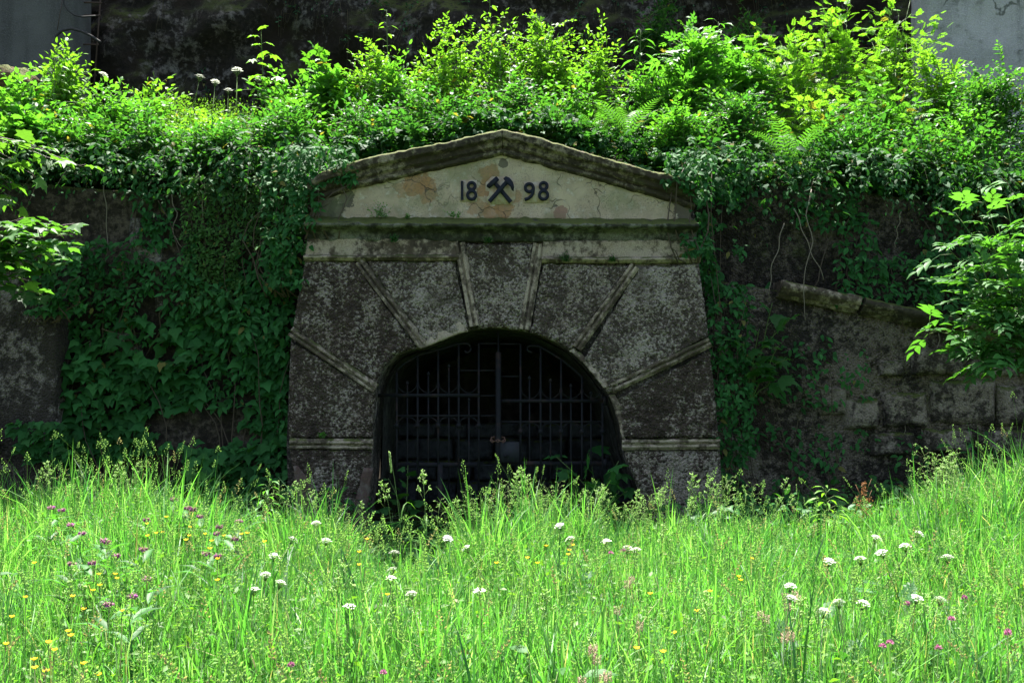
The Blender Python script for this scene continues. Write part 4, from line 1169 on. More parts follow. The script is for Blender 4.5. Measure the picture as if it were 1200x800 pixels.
# ---- ferns
def fern(label, px, py, Y, R, n, seed, tilt=.9):
    rs = np.random.RandomState(seed); b = P(px, py, Y); t = thing('fern', label, 'fern', b)
    for k in range(n):
        an = k * 6.283 / n + rs.normal(0, .2); d = np.array([math.cos(an), math.sin(an) * .8 - .15, 0]); L = R * rs.uniform(.75, 1.15)
        tt = np.linspace(0, 1, 22); up = tilt * rs.uniform(.85, 1.1)
        line = b + d * (L * .62 * tt[:, None] ** 1.25) + np.array([0, 0, 1.0]) * (L * up * (tt - .42 * tt ** 2.6))[:, None]
        tan = norm(np.gradient(line, axis=0)); side = norm(np.cross(tan, [0, 0, 1.0])); nr = np.cross(side, tan)
        f = Acc(); tube(f, line, .004, .001, 3, (.10, .13, .03))
        i = np.arange(3, 22); w = L * .14 * np.sin(np.pi * np.clip((tt[i] - .02) ** .75, 0, 1)) + .006
        for s in (-1, 1):
            for half in (0,):
                ii = i if half == 0 else i[:-1]
                p0 = line[ii] if half == 0 else (line[ii] + line[ii + 1]) / 2
                leaves(f, T([(-.075, 0, 0), (.075, 0, 0), (-.07, .5, .04), (.07, .5, .04), (0, 1, -.08)], [(0, 1, 3), (0, 3, 2), (2, 3, 4)]), p0, side[ii] * s + tan[ii] * .35, nr[ii] + rs.normal(0, .12, (len(ii), 3)), w[:len(ii)], tint((.05, .15, .03), len(ii), .12, .1, rs))
        f.build('frond', M['leaf'], t)
    return t
fern('large arching fern above the right slope of the pediment', 735, 170, 1.1, .95, 11, 1)
fern('small bright fern between the large fern and the pediment peak', 700, 165, 1.2, .6, 8, 2)
fern('dark fern with upright fronds on the edge of the right wall', 925, 205, .75, .85, 11, 3, 1.05)
fern('drooping fern tuft at the wall edge left of the dark fern', 895, 215, .6, .5, 8, 4, .6)

# ---- creepers on the walls: shingled leaves hugging the face
def creeper(name, label, cat, cells, Y, n, tmpl, size, col, seed, off=.12, thr=-.25, young=.1, freq=.016, lines=10, kind=None):
    rs = np.random.RandomState(seed); C_ = np.array(cells, float)
    area = (C_[:, 2] - C_[:, 0]) * (C_[:, 3] - C_[:, 1]) * C_[:, 4]; pick = rs.choice(len(C_), n, p=area / area.sum())
    px = rs.uniform(C_[pick, 0] - 6, C_[pick, 2] + 6); py = rs.uniform(C_[pick, 1] - 8, C_[pick, 3] + 8)
    keep = fbm(np.stack([px * freq, py * freq, np.full(n, seed * .7)], 1), 4, seed) > thr
    px, py = px[keep], py[keep]; n = len(px)
    cx_, cz_ = px, py
    lump_ = fbm(np.stack([px * .02, py * .028, np.full(n, 3.3)], 1), 3, seed + 9)
    pos = np.array([P(a_, b_, Y) for a_, b_ in zip(px, py)])
    pos[:, 1] = Y - .02 - off * np.clip(.45 + .8 * lump_, 0, 1.4) * rs.uniform(.3, 1, n)
    ax = np.stack([rs.normal(0, .6, n), rs.normal(-.45, .25, n), rs.normal(-.55, .3, n)], 1)
    nr = np.stack([rs.normal(0, .4, n), rs.normal(-.75, .3, n), np.abs(rs.normal(.75, .3, n))], 1)
    f = Acc(); leaves(f, tmpl, pos, ax, nr, size * rs.uniform(.55, 1.25, n), tint(col, n, .25, young, rs))
    if kind == 'stuff':
        return tag(f.build(name, M['leaf']), label, cat, None, 'stuff')
    c0 = pos[np.argmin(pos[:, 2])]; t = thing(name, label, cat, (float(pos[:, 0].mean()), Y, float(pos[:, 2].min())))
    f.build('foliage', M['ivy'], t)
    s = Acc(); x0, z0 = pos[:, 0].mean(), pos[:, 2].min()
    for k in range(lines):
        q = pos[rs.randint(n)]; b = np.array([x0 + (q[0] - x0) * .5 + rs.normal(0, .1), Y - .03, z0 - .1])
        tube(s, resample([b, (b + q) / 2 + np.array([rs.normal(0, .15), 0, 0]), q], 8) + np.stack([.03 * np.sin(np.arange(8) * 1.7 + k), np.zeros(8), np.zeros(8)], 1), .009, .004, 4, BROWN)
    s.build('stem', M['stem'], t)
    return t
creeper('wall_creeper', 'broad-leaved dark creeper covering the foot of the left wall', 'creeper',
        [(70, 430, 330, 600, 1), (70, 340, 130, 430, .7), (140, 380, 330, 440, .5)], .46, 1900, IVY, .155, MD, 61, .30, -.32)
creeper('wall_creeper', 'hanging leafy creeper on the left wall beside the portal', 'creeper',
        [(240, 330, 340, 560, 1), (290, 300, 345, 420, 1)], .45, 1500, OVATE, .12, MD, 62, .28, -.45)
creeper('wall_creeper', 'fine small-leaved creeper forming a green column on the left wall', 'creeper',
        [(222, 215, 330, 380, 1.2), (240, 300, 300, 400, .8)], .46, 5200, SMALL, .055, (.055, .125, .03), 63, .14, -.35, .2)
creeper('wall_creeper', 'sparse dark creeper on the bare upper part of the left wall', 'creeper',
        [(72, 215, 225, 400, 1)], .46, 2000, OVATE, .10, MD, 64, .18, -.24)
creeper('wall_creeper', 'creeper climbing beside the left edge of the pediment', 'creeper',
        [(318, 190, 366, 330, 1), (340, 180, 372, 215, 1)], .22, 1100, OVATE, .09, MD, 65, .30, -.5)
creeper('wall_creeper', 'dark creeper hanging in a strip down the right edge of the portal', 'creeper',
        [(812, 195, 862, 330, 1.3), (834, 320, 872, 600, .9)], .30, 2300, OVATE, .085, MD, 66, .30, -.45)
creeper('wall_creeper', 'small-leaved creeper running along the sloping coping of the right wall', 'creeper',
        [(985, 308, 1090, 345, 1), (1090, 325, 1200, 372, 1)], .40, 700, OVATE, .10, MD, 67, .25, -.4)
creeper('wall_creeper', 'sparse dark leaves scattered over the lower right wing wall', 'creeper',
        [(850, 400, 1010, 600, 1), (1010, 510, 1200, 600, .6)], .38, 900, OVATE, .09, MD, 68, .16, -.18)
creeper('wall_creeper', 'shaded creeper hanging on the right wall below the terrace edge', 'creeper',
        [(1080, 225, 1210, 330, 1), (990, 218, 1090, 240, .4)], .6, 1100, OVATE, .095, MD, 69, .25, -.35)
creeper('wall_creeper', 'leaf curtain hanging down the corner of the grey left buttress', 'creeper',
        [(40, 290, 95, 360, 1)], .06, 260, IVY, .10, MD, 70, .18, -.6)

creeper('wall_creeper', 'ragged creeper trailing down the dark upper wall above the sloping coping', 'creeper',
        [(872, 215, 1090, 262, 1), (985, 240, 1085, 300, .8), (872, 240, 900, 330, .8)], .60, 1100, OVATE, .10, MD, 171, .22, -.05)
creeper('wall_creeper', 'creeper trailing over the left shoulder of the pediment', 'creeper',
        [(352, 182, 412, 206, 1.2), (345, 200, 372, 262, 1)], -.04, 800, OVATE, .085, MD, 172, .26, -.3, lines=5)
creeper('wall_creeper', 'creeper trailing over the right shoulder of the pediment', 'creeper',
        [(762, 184, 822, 212, 1.2), (804, 205, 826, 290, 1)], -.04, 800, OVATE, .085, MD, 173, .26, -.3, lines=5)
creeper('wall_creeper', 'low creeper at the foot of the grey left buttress', 'creeper',
        [(-10, 500, 78, 570, 1)], .07, 420, IVY, .12, MD, 174, .18, -.3, lines=6)
# undergrowth at the foot of the walls, in the shade
def foot_cover():
    rs = np.random.RandomState(15); a = Acc(); n = 6200
    x = rs.uniform(-7.5, 7.5, n); y = rs.uniform(-1.9, .35, n); x[:500] = rs.normal(-.85, .3, 500); y[:500] = rs.uniform(-3.1, -1.2, 500)
    inside = (x > -1.45) & (x < 1.5)
    y = np.where(inside, np.minimum(y, -.1), y)
    g = ground_z(x, y); hmax = np.where(inside, .22, .50) * np.clip(.75 + .5 * n2(x, y, .9, 16, 3), .2, 1.3)
    z = g + hmax * rs.rand(n) ** .6
    ax = np.stack([rs.normal(0, .8, n), rs.normal(-.7, .5, n), rs.normal(-.05, .35, n)], 1)
    nr = np.stack([rs.normal(0, .4, n), rs.normal(-.35, .4, n), np.ones(n)], 1)
    leaves(a, OVATE, np.stack([x, y, z], 1), ax, nr, rs.uniform(.05, .13, n), tint(MD, n, .22, .15, rs))
    return tag(a.build('shade_undergrowth', M['leaf']), 'dark leafy undergrowth along the foot of the walls', 'undergrowth', None, 'stuff')
foot_cover()

# ---- big-leaved plants: every leaf an object
def leafy(name, label, cat, anchor, ends, tmpl, size, col, Y, n_per, seed, spread=.16, lit=False, stemc=GSTEM, front=-.3, rise=.25):
    """branches from an anchor to given pixel ends, with leaf objects along them"""
    rs = np.random.RandomState(seed); b = P(*anchor); t = thing(name, label, cat, b)
    mes = []
    for j in range(4):
        lm = Acc(); leaves(lm, tmpl, np.zeros((1, 3)), np.array([[0, 1.0, 0]]), np.array([[0, 0, 1.0]]), 1.0, np.clip(tint(col, 1, .18, .2, rs), .01, 1)); mes.append(lm.mesh('leaf', M['leaf']))
    st = Acc()
    for (ex, ey, ez) in ends:
        e = P(ex, ey, ez); m = (b + e) / 2 + np.array([rs.normal(0, .06), rs.normal(0, .05), rise * np.linalg.norm(e - b) * .3])
        ln = resample([b, (b + m) / 2 + np.array([0, 0, .03]), m, (m + e) / 2 + np.array([0, 0, .02]), e], 14)
        tube(st, ln, .009, .003, 5, stemc)
        for k in range(n_per):
            f = .3 + .7 * (k + .6) / n_per; f = min(1, f); q = np.array([np.interp(f * 13, np.arange(14), ln[:, j]) for j in range(3)])
            tan = norm(ln[min(13, int(f * 13) + 1)] - ln[max(0, int(f * 13) - 1)]); sd = norm(np.cross(tan, [0, 0, 1.0])) * (1 if k % 2 else -1)
            d = norm(tan * .5 + sd * .8 + np.array([0, 0, .2]) + rs.normal(0, .3, 3)); s = size * rs.uniform(.65, 1.15)
            p = q + d * s * .35; tube(st, [q, p], .0028, .002, 3, stemc)
            place_leaf(mes[k % 4], t, b, p, norm(d + np.array([0, front * .5, -.45])), np.array([rs.normal(0, .3), front + rs.normal(0, .2), 1.0]), s)
    st.build('stem', M['stem'], t)
    return t
leafy('elder_bush', 'glossy elder bush leaning into the sunlight at the right edge', 'elder bush', (1215, 450, -.75),
      [(1148, 218, -.9), (1105, 285, -1.1), (1120, 250, -.8), (1180, 240, -.9), (1085, 385, -1.2), (1130, 330, -1.2), (1165, 290, -1.2), (1195, 330, -1.3), (1150, 395, -1.2), (1200, 270, -1.0), (1112, 365, -1.1), (1190, 400, -1.2), (1215, 240, -.9), (1230, 300, -1.2), (1170, 265, -.7), (1150, 255, -1.3), (1185, 360, -1.4), (1205, 300, -1.5), (1160, 345, -.9), (1215, 360, -1.1), (1135, 300, -.8), (1175, 320, -.6), (1165, 410, -1.3), (1185, 428, -1.2), (1140, 420, -1.1), (1195, 380, -1.0), (1160, 370, -1.5), (1178, 280, -1.4), (1200, 350, -1.6), (1150, 310, -1.5)], ELDER, .33, (.05, .15, .035), -.9, 11, 21, front=-.15)
leafy('maple_branch', 'sunlit lobed-leaved branch reaching in front of the left buttress', 'branch', (-120, 330, -1.0),
      [(85, 275, -1.15), (60, 262, -1.2), (92, 290, -1.0), (30, 255, -1.2), (70, 310, -1.0), (40, 330, -1.0), (10, 300, -1.2), (0, 262, -1.1), (-20, 320, -1.1), (55, 290, -1.2), (20, 275, -1.3), (75, 300, -1.3), (50, 345, -.9), (-10, 340, -1.0), (30, 310, -.8), (88, 262, -1.1)], MAPLE, .22, (.055, .15, .035), -1, 12, 22, stemc=BROWN, front=-.1)
leafy('maple_branch', 'upper sunlit branch of lobed leaves above the left buttress', 'branch', (-90, 160, -.3),
      [(98, 196, -.5), (70, 190, -.5), (40, 205, -.6), (20, 190, -.5), (10, 215, -.6), (60, 178, -.3), (0, 232, -.6), (22, 240, -.6)], MAPLE, .19, (.07, .17, .035), -.5, 9, 23, stemc=BROWN, front=-.05)
leafy('sycamore_sapling', 'dark large-leaved sapling on the right wall near the upper end of the coping', 'sapling', (880, 470, .30),
      [(905, 355, .1), (890, 385, .08), (912, 405, .0), (885, 425, .0), (925, 375, .1), (905, 440, .0), (872, 400, .1), (925, 420, .05)], MAPLE, .22, MD, .1, 4, 24, front=-.7)
leafy('sycamore_sapling', 'large-leaved sapling growing through the right leaf of the iron gate', 'sapling', (700, 628, .15),
      [(652, 535, .08), (668, 560, .05), (690, 530, .35), (715, 565, -.05), (640, 585, .0), (665, 590, -.05), (725, 540, -.05), (735, 575, -.1), (700, 575, -.05), (680, 600, -.1), (725, 600, -.15)], MAPLE, .24, MD, .1, 4, 25, front=-.6)
leafy('bramble', 'small leafy bramble in the left corner of the iron gate', 'bramble', (470, 630, .1),
      [(455, 560, .05), (478, 545, .1), (482, 590, .05), (460, 600, .0), (490, 610, .0)], IVY, .15, MD, .1, 5, 26, front=-.6)
leafy('ivy_plant', 'pale five-lobed leaf cluster low on the left creeper wall', 'plant', (240, 590, .1), [(232, 556, .0), (245, 560, -.02), (225, 572, -.02)], MAPLE, .20, LT, .1, 2, 27, front=-.6)
leafy('shrub', 'dark clump of leaves at the foot of the right wall near its end', 'plant', (1135, 590, .1), [(1120, 520, .1), (1140, 530, .05), (1155, 545, .05), (1110, 545, .05), (1130, 555, .0)], OVATE, .17, MD, .1, 5, 28, front=-.6)

# small plants on the portal's ledge
def ledge_plant(label, px, py, Y, r, n, col, seed, red=False):
    rs = np.random.RandomState(seed); b = P(px, py, Y); t = thing('ledge_plant', label, 'plant', b)
    d = np.stack([rs.normal(0, .5, n), rs.normal(-.35, .3, n), np.ones(n)], 1)
    pos, ax, nr, sz, tt, lines = shoots(rs, np.tile(b, (n, 1)) + rs.normal(0, .25, (n, 3)) * [r, .02, .02], d, r * rs.uniform(.6, 1.5, n), 7, .035, .15, 1.0, .6, True)
    f = Acc(); leaves(f, SMALL, pos, ax, nr, sz, tint(col, len(pos), .2, .2, rs)); f.build('foliage', M['leaf'], t)
    s = Acc(); twig_lines(s, lines, .0025, GSTEM); s.build('stem', M['stem'], t)
ledge_plant('tuft of small leaves on the ledge at the left end of the tympanum', 446, 255, -.05, .15, 16, LT, 71)
ledge_plant('tiny green tuft on the ledge below the numeral 1', 533, 255, -.05, .09, 9, LT, 72)
ledge_plant('tiny sprig on the ledge between the two left tufts', 477, 256, -.05, .05, 6, LT, 73)
ledge_plant('dark moss tuft hanging from the ledge at its left', 461, 283, -.10, .07, 12, DK, 74)
ledge_plant('dark tuft on the frieze right of the keystone', 662, 306, -.07, .09, 14, DK, 75)
ledge_plant('small dark tuft on the frieze moulding farther right', 717, 307, -.07, .07, 12, DK, 76)
ledge_plant('dark moss tuft hanging from the ledge above the keystone', 573, 284, -.14, .06, 12, DK, 77)
ledge_plant('fresh sprig on the plaster moulding low on the left pillar', 377, 513, -.05, .06, 7, LT, 78)

# thin dead stems hanging on the walls
for k, (pts, lab) in enumerate((
    ([(930, 245), (938, 262), (948, 290), (958, 310), (966, 328)], 'thin pale dead stem hanging on the right wall, above the coping end'),
    ([(950, 222), (945, 250), (952, 280), (946, 310), (940, 340), (945, 375)], 'longest wavy dead stem crossing the coping on the right wall'),
    ([(918, 262), (912, 290), (903, 318), (902, 350)], 'straight dead stem hanging at the left end of the sloping coping'),
    ([(1056, 248), (1052, 268), (1049, 290)], 'short dead stem high on the right wall near the elder'),
    ([(1030, 380), (1042, 398), (1050, 412)], 'short dead stem hanging under the coping'),
    ([(1101, 390), (1098, 420), (1092, 440)], 'dead stem hanging from the coping near the elder leaves'),
    ([(1062, 470), (1063, 495), (1058, 510)], 'low dead stem between the stones of the right wing wall'),
    ([(125, 190), (122, 225), (126, 265), (124, 310)], 'thin straight stem hanging down the bare left wall'),
    ([(200, 228), (207, 250), (202, 275), (214, 290)], 'curled bare stem high on the left wall'),
    ([(232, 200), (240, 225), (236, 255), (240, 275)], 'paired bare stem beside the green column of creeper'),
    ([(120, 385), (140, 392), (160, 418), (165, 440)], 'arched bare stem low on the left wall'))):
    Yk = .36 if px > 0 and k in (4, 5, 6) else (.5 if k < 7 else .40)
    if k in (0, 1, 2): Yk = .2
    a = Acc(); ln = resample([P(x, y, Yk) for x, y in pts], 16); ln[:, 0] += .012 * np.sin(np.arange(16) * 1.1 + k)
    tube(a, ln, .007, .004, 4, (.16, .13, .09)); tag(a.build('dead_stem', M['stem']), lab, 'stem')

# hanging grass and tufts on the shaded cliff
def cliff_growth():
    rs = np.random.RandomState(31); a = Acc(); n = 2600
    x = rs.uniform(-11, 11, n); z = rs.uniform(4.6, 9.0, n); keep = n2(x, z, .6, 32, 3) > -.1; x, z = x[keep], z[keep]; n = len(x)
    y = 5.6 + (z - 4) * .10 + .45 * n2(x, z, .55, 21, 5) + .16 * n2(x, z, 2.4, 23, 4)
    base = np.stack([x, y + .03, z], 1)
    d = np.stack([rs.normal(0, .3, n), -np.ones(n) * .6, rs.uniform(-.6, .4, n)], 1)
    lines = base[:, None] + d[:, None] * (np.linspace(0, .45, 5)[None, :, None] * rs.uniform(.5, 1.3, (n, 1, 1))); lines[..., 2] -= np.linspace(0, 1, 5)[None] ** 2 * rs.uniform(.2, .6, (n, 1))
    twig_lines(a, lines, .006, (.075, .062, .03))
    m = rs.rand(n) < .5; k = m.sum()
    pos, ax, nr, sz, tt, l2 = shoots(rs, base[m], d[m], .3, 6, .09, .4, 1.1, .6)
    leaves(a, OVATE, pos, ax, nr + np.array([0, -.5, 0]), sz, tint(BLU, len(pos), .25, .05, rs))
    return tag(a.build('cliff_growth', M['leaf']), 'dry hanging grass and dark leaves on the shaded cliff', 'undergrowth', None, 'stuff')
cliff_growth()

# ------------------------------------------------------------------ the meadow
def blades(acc, rs, x, y, h, w, lean, col, bend=1.0):
    n = len(x); g = ground_z(x, y)
    az = rs.uniform(0, 6.283, n); d = np.stack([np.cos(az), np.sin(az), np.zeros(n)], 1)
    tw = az + math.pi / 2 + rs.normal(0, .5, n); s = np.stack([np.cos(tw), np.sin(tw), np.zeros(n)], 1)
    t = np.array([0, .35, .65, .86, 1.0]); wt = np.array([.8, 1.0, .8, .45, 0])
    cz = h[:, None] * (t[None] - .45 * (lean[:, None] ** 1.5) * t[None] ** 2.4)
    cx = (h * lean)[:, None] * (t[None] ** 1.9) * .8 * bend
    c = np.stack([x, y, g - .02], 1)[:, None] + d[:, None] * cx[..., None] + np.array([0, 0, 1.0]) * cz[..., None]
    off = s[:, None] * (w[:, None] * wt[None])[..., None] / 2
    V = np.concatenate([(c - off)[:, :4], (c + off)[:, :4], c[:, 4:]], 1)
    tr = []
    for k in range(3):
        tr += [(k, 4 + k, 5 + k), (k, 5 + k, k + 1)]
    tr.append((3, 7, 8)); tr = np.array(tr)
    acc.add(V.reshape(-1, 3), (tr[None] + (np.arange(n) * 9)[:, None, None]).reshape(-1, 3), np.repeat(col, 9, 0))

GR = np.array([(.062, .200, .038), (.090, .255, .048), (.125, .29, .068), (.20, .32, .13), (.036, .125, .036)])
def meadow_points(rs, n, y0=-9.6, y1=-.55, extra=1.5):
    y = y0 + (y1 - y0) * rs.rand(int(n)); d = y - CAM[1]
    half = .54 * d + extra
    x = rs.uniform(-1, 1, int(n)) * half
    return x, y
def height_at(x, y):
    """how tall the sward stands here"""
    h = .40 + .16 * n2(x, y, .8, 51, 3) + .20 * np.exp(-((y + 2.9) / .9) ** 2) * np.clip(.65 + 1.7 * n2(x, y * .3, 1.5, 53, 3), 0, 1.9)
    h = h + .16 * np.exp(-((x + 4.2) / 1.3) ** 2 - ((y + 2.5) / 1.3) ** 2) + .24 * np.exp(-((x - 5.2) / 1.5) ** 2 - ((y + 2.6) / 1.8) ** 2)
    h = h * (1 - .80 * np.exp(-((x + .85) / .42) ** 2 - ((y + 2.2) / 1.2) ** 2))
    h = h * (1 - .35 * np.exp(-((x + 4.6) / 1.2) ** 2 - ((y + 5.4) / 1.6) ** 2))
    h = h * np.clip((-y - .7) / 1.2, .22, 1)
    return np.clip(h, .12, 1.1)
def meadow():
    rs = np.random.RandomState(50); a = Acc()
    N = 125000
    d0 = np.sqrt(rs.uniform(2.0 ** 2, 10.2 ** 2, N)); y = CAM[1] + d0; x = rs.uniform(-1, 1, N) * (.54 * d0 + 1.0)
    hm = height_at(x, y) * rs.uniform(.45, 1.2, N)
    ci = np.clip(rs.choice(5, N, p=[.26, .32, .22, .10, .10]) + 0, 0, 4); col = GR[ci] * (1 + .2 * rs.normal(0, 1, (N, 1)).clip(-2, 2)) * (1 + .25 * n2(x, y, .8, 52, 3))[:, None]
    st_ = rs.rand(N) < .03; col[st_] = np.array([.30, .27, .14]) * rs.uniform(.7, 1.2, (int(st_.sum()), 1))
    blades(a, rs, x, y, hm, (.003 + rs.gamma(2.0, .0021, N)).clip(.003, .014), np.clip(rs.gamma(2.2, .22, N), .05, 1.3), np.clip(col, .01, .5))
    # broader, taller blades in tussocks
    nt = 330; tx_, ty_ = meadow_points(rs, nt, -8.8, -1.9, .8); ty_[200:] = rs.uniform(-3.6, -1.95, 130); k = 30
    x = np.repeat(tx_, k) + rs.normal(0, .07, nt * k); y = np.repeat(ty_, k) + rs.normal(0, .07, nt * k)
    k_ = np.repeat((np.abs(tx_ + .85) > .45) | (ty_ < -3.4), k); x, y = x[k_], y[k_]; K0 = k; k = 1; nt = len(x)
    h = height_at(x, y) * np.repeat(rs.uniform(.8, 1.25, len(tx_)), K0)[k_] * rs.uniform(.7, 1.45, nt * k); col = np.repeat(GR[rs.choice([0, 1, 2, 4], len(tx_))], K0, 0)[k_] * rs.uniform(.8, 1.2, (nt * k, 1))
    blades(a, rs, x, y, h, rs.uniform(.006, .017, nt * k), np.clip(rs.gamma(2.0, .28, nt * k), .1, 1.2), col)
    # flowering stalks, too many to count
    n = 1900; x, y = meadow_points(rs, n, -8.6, -2.1, 1.0); h = (height_at(x, y) * 1.25 + .12) * rs.uniform(.75, 1.15, n)
    base = np.stack([x, y, ground_z(x, y)], 1); ln = rs.normal(0, .10, (n, 2))
    tt = np.linspace(0, 1, 6)
    lines = base[:, None] + np.stack([ln[:, 0:1] * tt[None] ** 2 * 1.6, ln[:, 1:2] * tt[None] ** 2 * 1.6, h[:, None] * tt[None]], -1)
    twig_lines(a, lines, .0017, (.15, .26, .07))
    tip = lines[:, -1]; m = 16
    kk = np.arange(m); hl = rs.uniform(.05, .13, n); sp = rs.rand(n) < .45
    f = kk / m; pz = tip[:, None] - norm(lines[:, -1] - lines[:, -2])[:, None] * (hl[:, None] * f[None])[..., None]
    an = kk[None] * 2.4 + rs.rand(n, 1) * 6; dd = np.stack([np.cos(an), np.sin(an), 1.3 + 0 * an], -1); spread = np.where(sp, .004, .022)[:, None] * f[None]
    pz = pz + np.stack([np.cos(an) * spread, np.sin(an) * spread, 0 * an], -1)
    hc = np.where(rs.rand(n, 1) < .12, np.array([[.30, .25, .16]]), np.array([[.20, .33, .12]])) * rs.uniform(.8, 1.2, (n, 1))
    leaves(a, T([(0, 0, 0), (-.3, .4, 0), (.3, .4, 0), (0, .4, .3), (0, 1, 0)], [(0, 1, 3), (0, 3, 2), (1, 4, 3), (3, 4, 2)]), pz.reshape(-1, 3), dd.reshape(-1, 3), np.stack([-np.sin(an), np.cos(an), .2 + 0 * an], -1).reshape(-1, 3), rs.uniform(.009, .016, n * m), np.repeat(hc, m, 0))
    return tag(a.build('meadow_grass', M['grass']), 'tall sunlit meadow grass in front of the portal', 'grass', None, 'stuff')
meadow()
def herbs():
    rs = np.random.RandomState(55); a = Acc(); n = 30000
    d0 = np.sqrt(rs.uniform(2.4 ** 2, 9.6 ** 2, n)); y = CAM[1] + d0; x = rs.uniform(-1, 1, n) * (.54 * d0 + 1.0)
    m = n2(x, y, .7, 56, 3) > -.35; x, y = x[m], y[m]; n = len(x)
    z = ground_z(x, y) + height_at(x, y) * rs.uniform(.25, .85, n)
    ax = np.stack([rs.normal(0, 1, n), rs.normal(0, 1, n), rs.normal(.3, .4, n)], 1); nr = np.stack([rs.normal(0, .4, n), rs.normal(0, .4, n), np.ones(n)], 1)
    c = tint((.075, .17, .026), n, .22, .5, rs); s = rs.uniform(.018, .05, n)
    leaves(a, SMALL, np.stack([x, y, z], 1), ax, nr, s, c)
    return tag(a.build('meadow_herbs', M['leaf']), 'small clover and herb leaves among the meadow grass', 'herb', None, 'stuff')
herbs()

# ---- countable meadow plants
def seedhead(rs, kind):
    H = .9; st, hd, bl = Acc(), Acc(), Acc()
    ln = np.stack([np.array([.0, .01, .02, .05, .09]) * rs.uniform(.3, 1.6), np.zeros(5), np.array([0, .3, .6, .85, 1.0]) * H], 1); ln = resample(ln, 12)
    tube(st, ln, .0028, .0016, 4, (.13, .21, .05))
    sp = T([(0, 0, 0), (-.26, .4, 0), (.26, .4, 0), (0, .4, .26), (0, .4, -.26), (0, 1, 0)], [(0, 1, 3), (0, 3, 2), (1, 5, 3), (3, 5, 2), (0, 4, 1), (0, 2, 4), (1, 4, 5), (4, 2, 5)])
    c = np.array([(.31, .43, .17)]); pos, ax = [], []
    if kind == 0:         # dense spike
        for k in range(46):
            f = k / 46; q = ln[-1] - np.array([.01, 0, 1]) * f * .13; an = k * 2.4
            pos.append(q); ax.append((math.cos(an) * .5, math.sin(an) * .5, 1))
        sz = .015
    elif kind == 1:       # clustered one-sided panicle
        for k in range(9):
            f = k / 9; q = ln[-1] - np.array([.06, 0, 1]) * f * .20; an = k * 2.4; e = q + np.array([math.cos(an), math.sin(an) * .7, .9]) * (.015 + .05 * f)
            tube(st, [q, e], .001, .001, 3, (.13, .21, .05))
            for j in range(9):
                pos.append(e + rs.normal(0, .008, 3)); ax.append((math.cos(an) * .7 + rs.normal(0, .3), math.sin(an) * .7 + rs.normal(0, .3), 1))
        sz = .018
    else:                 # loose drooping panicle
        for k in range(14):
            f = k / 14; q = ln[-1] - np.array([.06, 0, 1]) * f * .24; an = k * 2.4; r = .03 + .085 * f; e = q + np.array([math.cos(an) * r, math.sin(an) * r, .035]); e2 = e + np.array([math.cos(an) * .025, math.sin(an) * .025, -.01])
            tube(st, [q, e, e2], .0009, .0008, 3, (.15, .20, .06))
            for j in range(4):
                pos.append(e + (e2 - e) * j / 3 + rs.normal(0, .004, 3)); ax.append((math.cos(an), math.sin(an), rs.normal(.1, .4)))
        sz = .017
    n = len(pos); leaves(hd, sp, np.array(pos), np.array(ax), rs.normal(0, 1, (n, 3)), sz * rs.uniform(.8, 1.2, n), np.repeat(c, n, 0) * rs.uniform(.75, 1.25, (n, 1)))
    an = rs.uniform(0, 6.28, 5)
    for k in range(5):
        z = rs.uniform(.02, .5); L = rs.uniform(.25, .5); t = np.linspace(0, 1, 6); d = np.array([math.cos(an[k]), math.sin(an[k]), 0])
        l = np.array([0, 0, z]) + d * (L * .6 * t[:, None] ** 1.4) + np.array([0, 0, 1.0]) * (L * (.9 * t - .75 * t ** 2.3))[:, None]; s = np.array([-d[1], d[0], 0]); w = .0045 * np.array([.7, 1, 1, .8, .5, .02])
        V = np.concatenate([l - s * w[:, None], l + s * w[:, None]]); bl.quads(V, [(i, i + 6, i + 7, i + 1) for i in range(5)], (.07, .18, .025))
    return H, (st.mesh('stem', M['stem']), hd.mesh('seed_head', M['grass']), bl.mesh('blade', M['grass']))
rsS = np.random.RandomState(90)
SEED = []
for k in range(6):
    H, ms = seedhead(rsS, k % 3); SEED.append((flower_kind('seeding_grass', 'grass stalk', ms, ('stem', 'seed_head', 'blade')), H))
zones = [
 ((40, 165), (535, 580), 26, -2.4, (0, 1, 2), 'seeding grass stalk in the tall patch before the left creeper wall', 'seeding grass at the left'),
 ((0, 40), (580, 610), 6, -2.2, (0,), 'seeding grass stalk at the far left edge of the meadow', 'seeding grass at the left edge'),
 ((300, 345), (560, 590), 8, -2.2, (0, 2), 'seeding grass stalk in front of the left foot of the portal', 'seeding grass at the left pillar'),
 ((345, 440), (565, 605), 12, -1.9, (1, 2), 'seeding grass stalk before the left pillar of the portal', 'seeding grass before the left pillar'),
 ((562, 680), (550, 605), 22, -2.3, (1, 2, 5), 'seeding grass stalk silhouetted against the dark iron gate', 'seeding grass before the gate'),
 ((690, 790), (570, 610), 16, -2.1, (0, 1), 'seeding grass stalk before the right pillar of the portal', 'seeding grass before the right pillar'),
 ((830, 960), (560, 610), 18, -2.0, (0, 1, 2), 'seeding grass stalk before the right wing wall', 'seeding grass before the wing wall'),
 ((1085, 1200), (525, 580), 40, -2.5, (1, 2, 5), 'seeding grass stalk in the tall tussock at the right edge', 'seeding grass at the right'),
 ((440, 850), (556, 592), 34, -2.6, (1, 2, 5, 4), 'thin seeding grass stalk overlapping the foot of the portal and its gate', 'seeding grass before the portal foot'),
 ((30, 1170), (655, 770), 44, -6.4, (0, 1, 3, 4, 2), 'large seeding grass stalk in the near meadow at the bottom of the picture', 'seeding grass in the near meadow'),
 ((120, 1150), (610, 700), 40, -4.2, (0, 1, 3, 4), 'seeding grass stalk standing in the open sunlit meadow', 'seeding grass in the open meadow'),
]
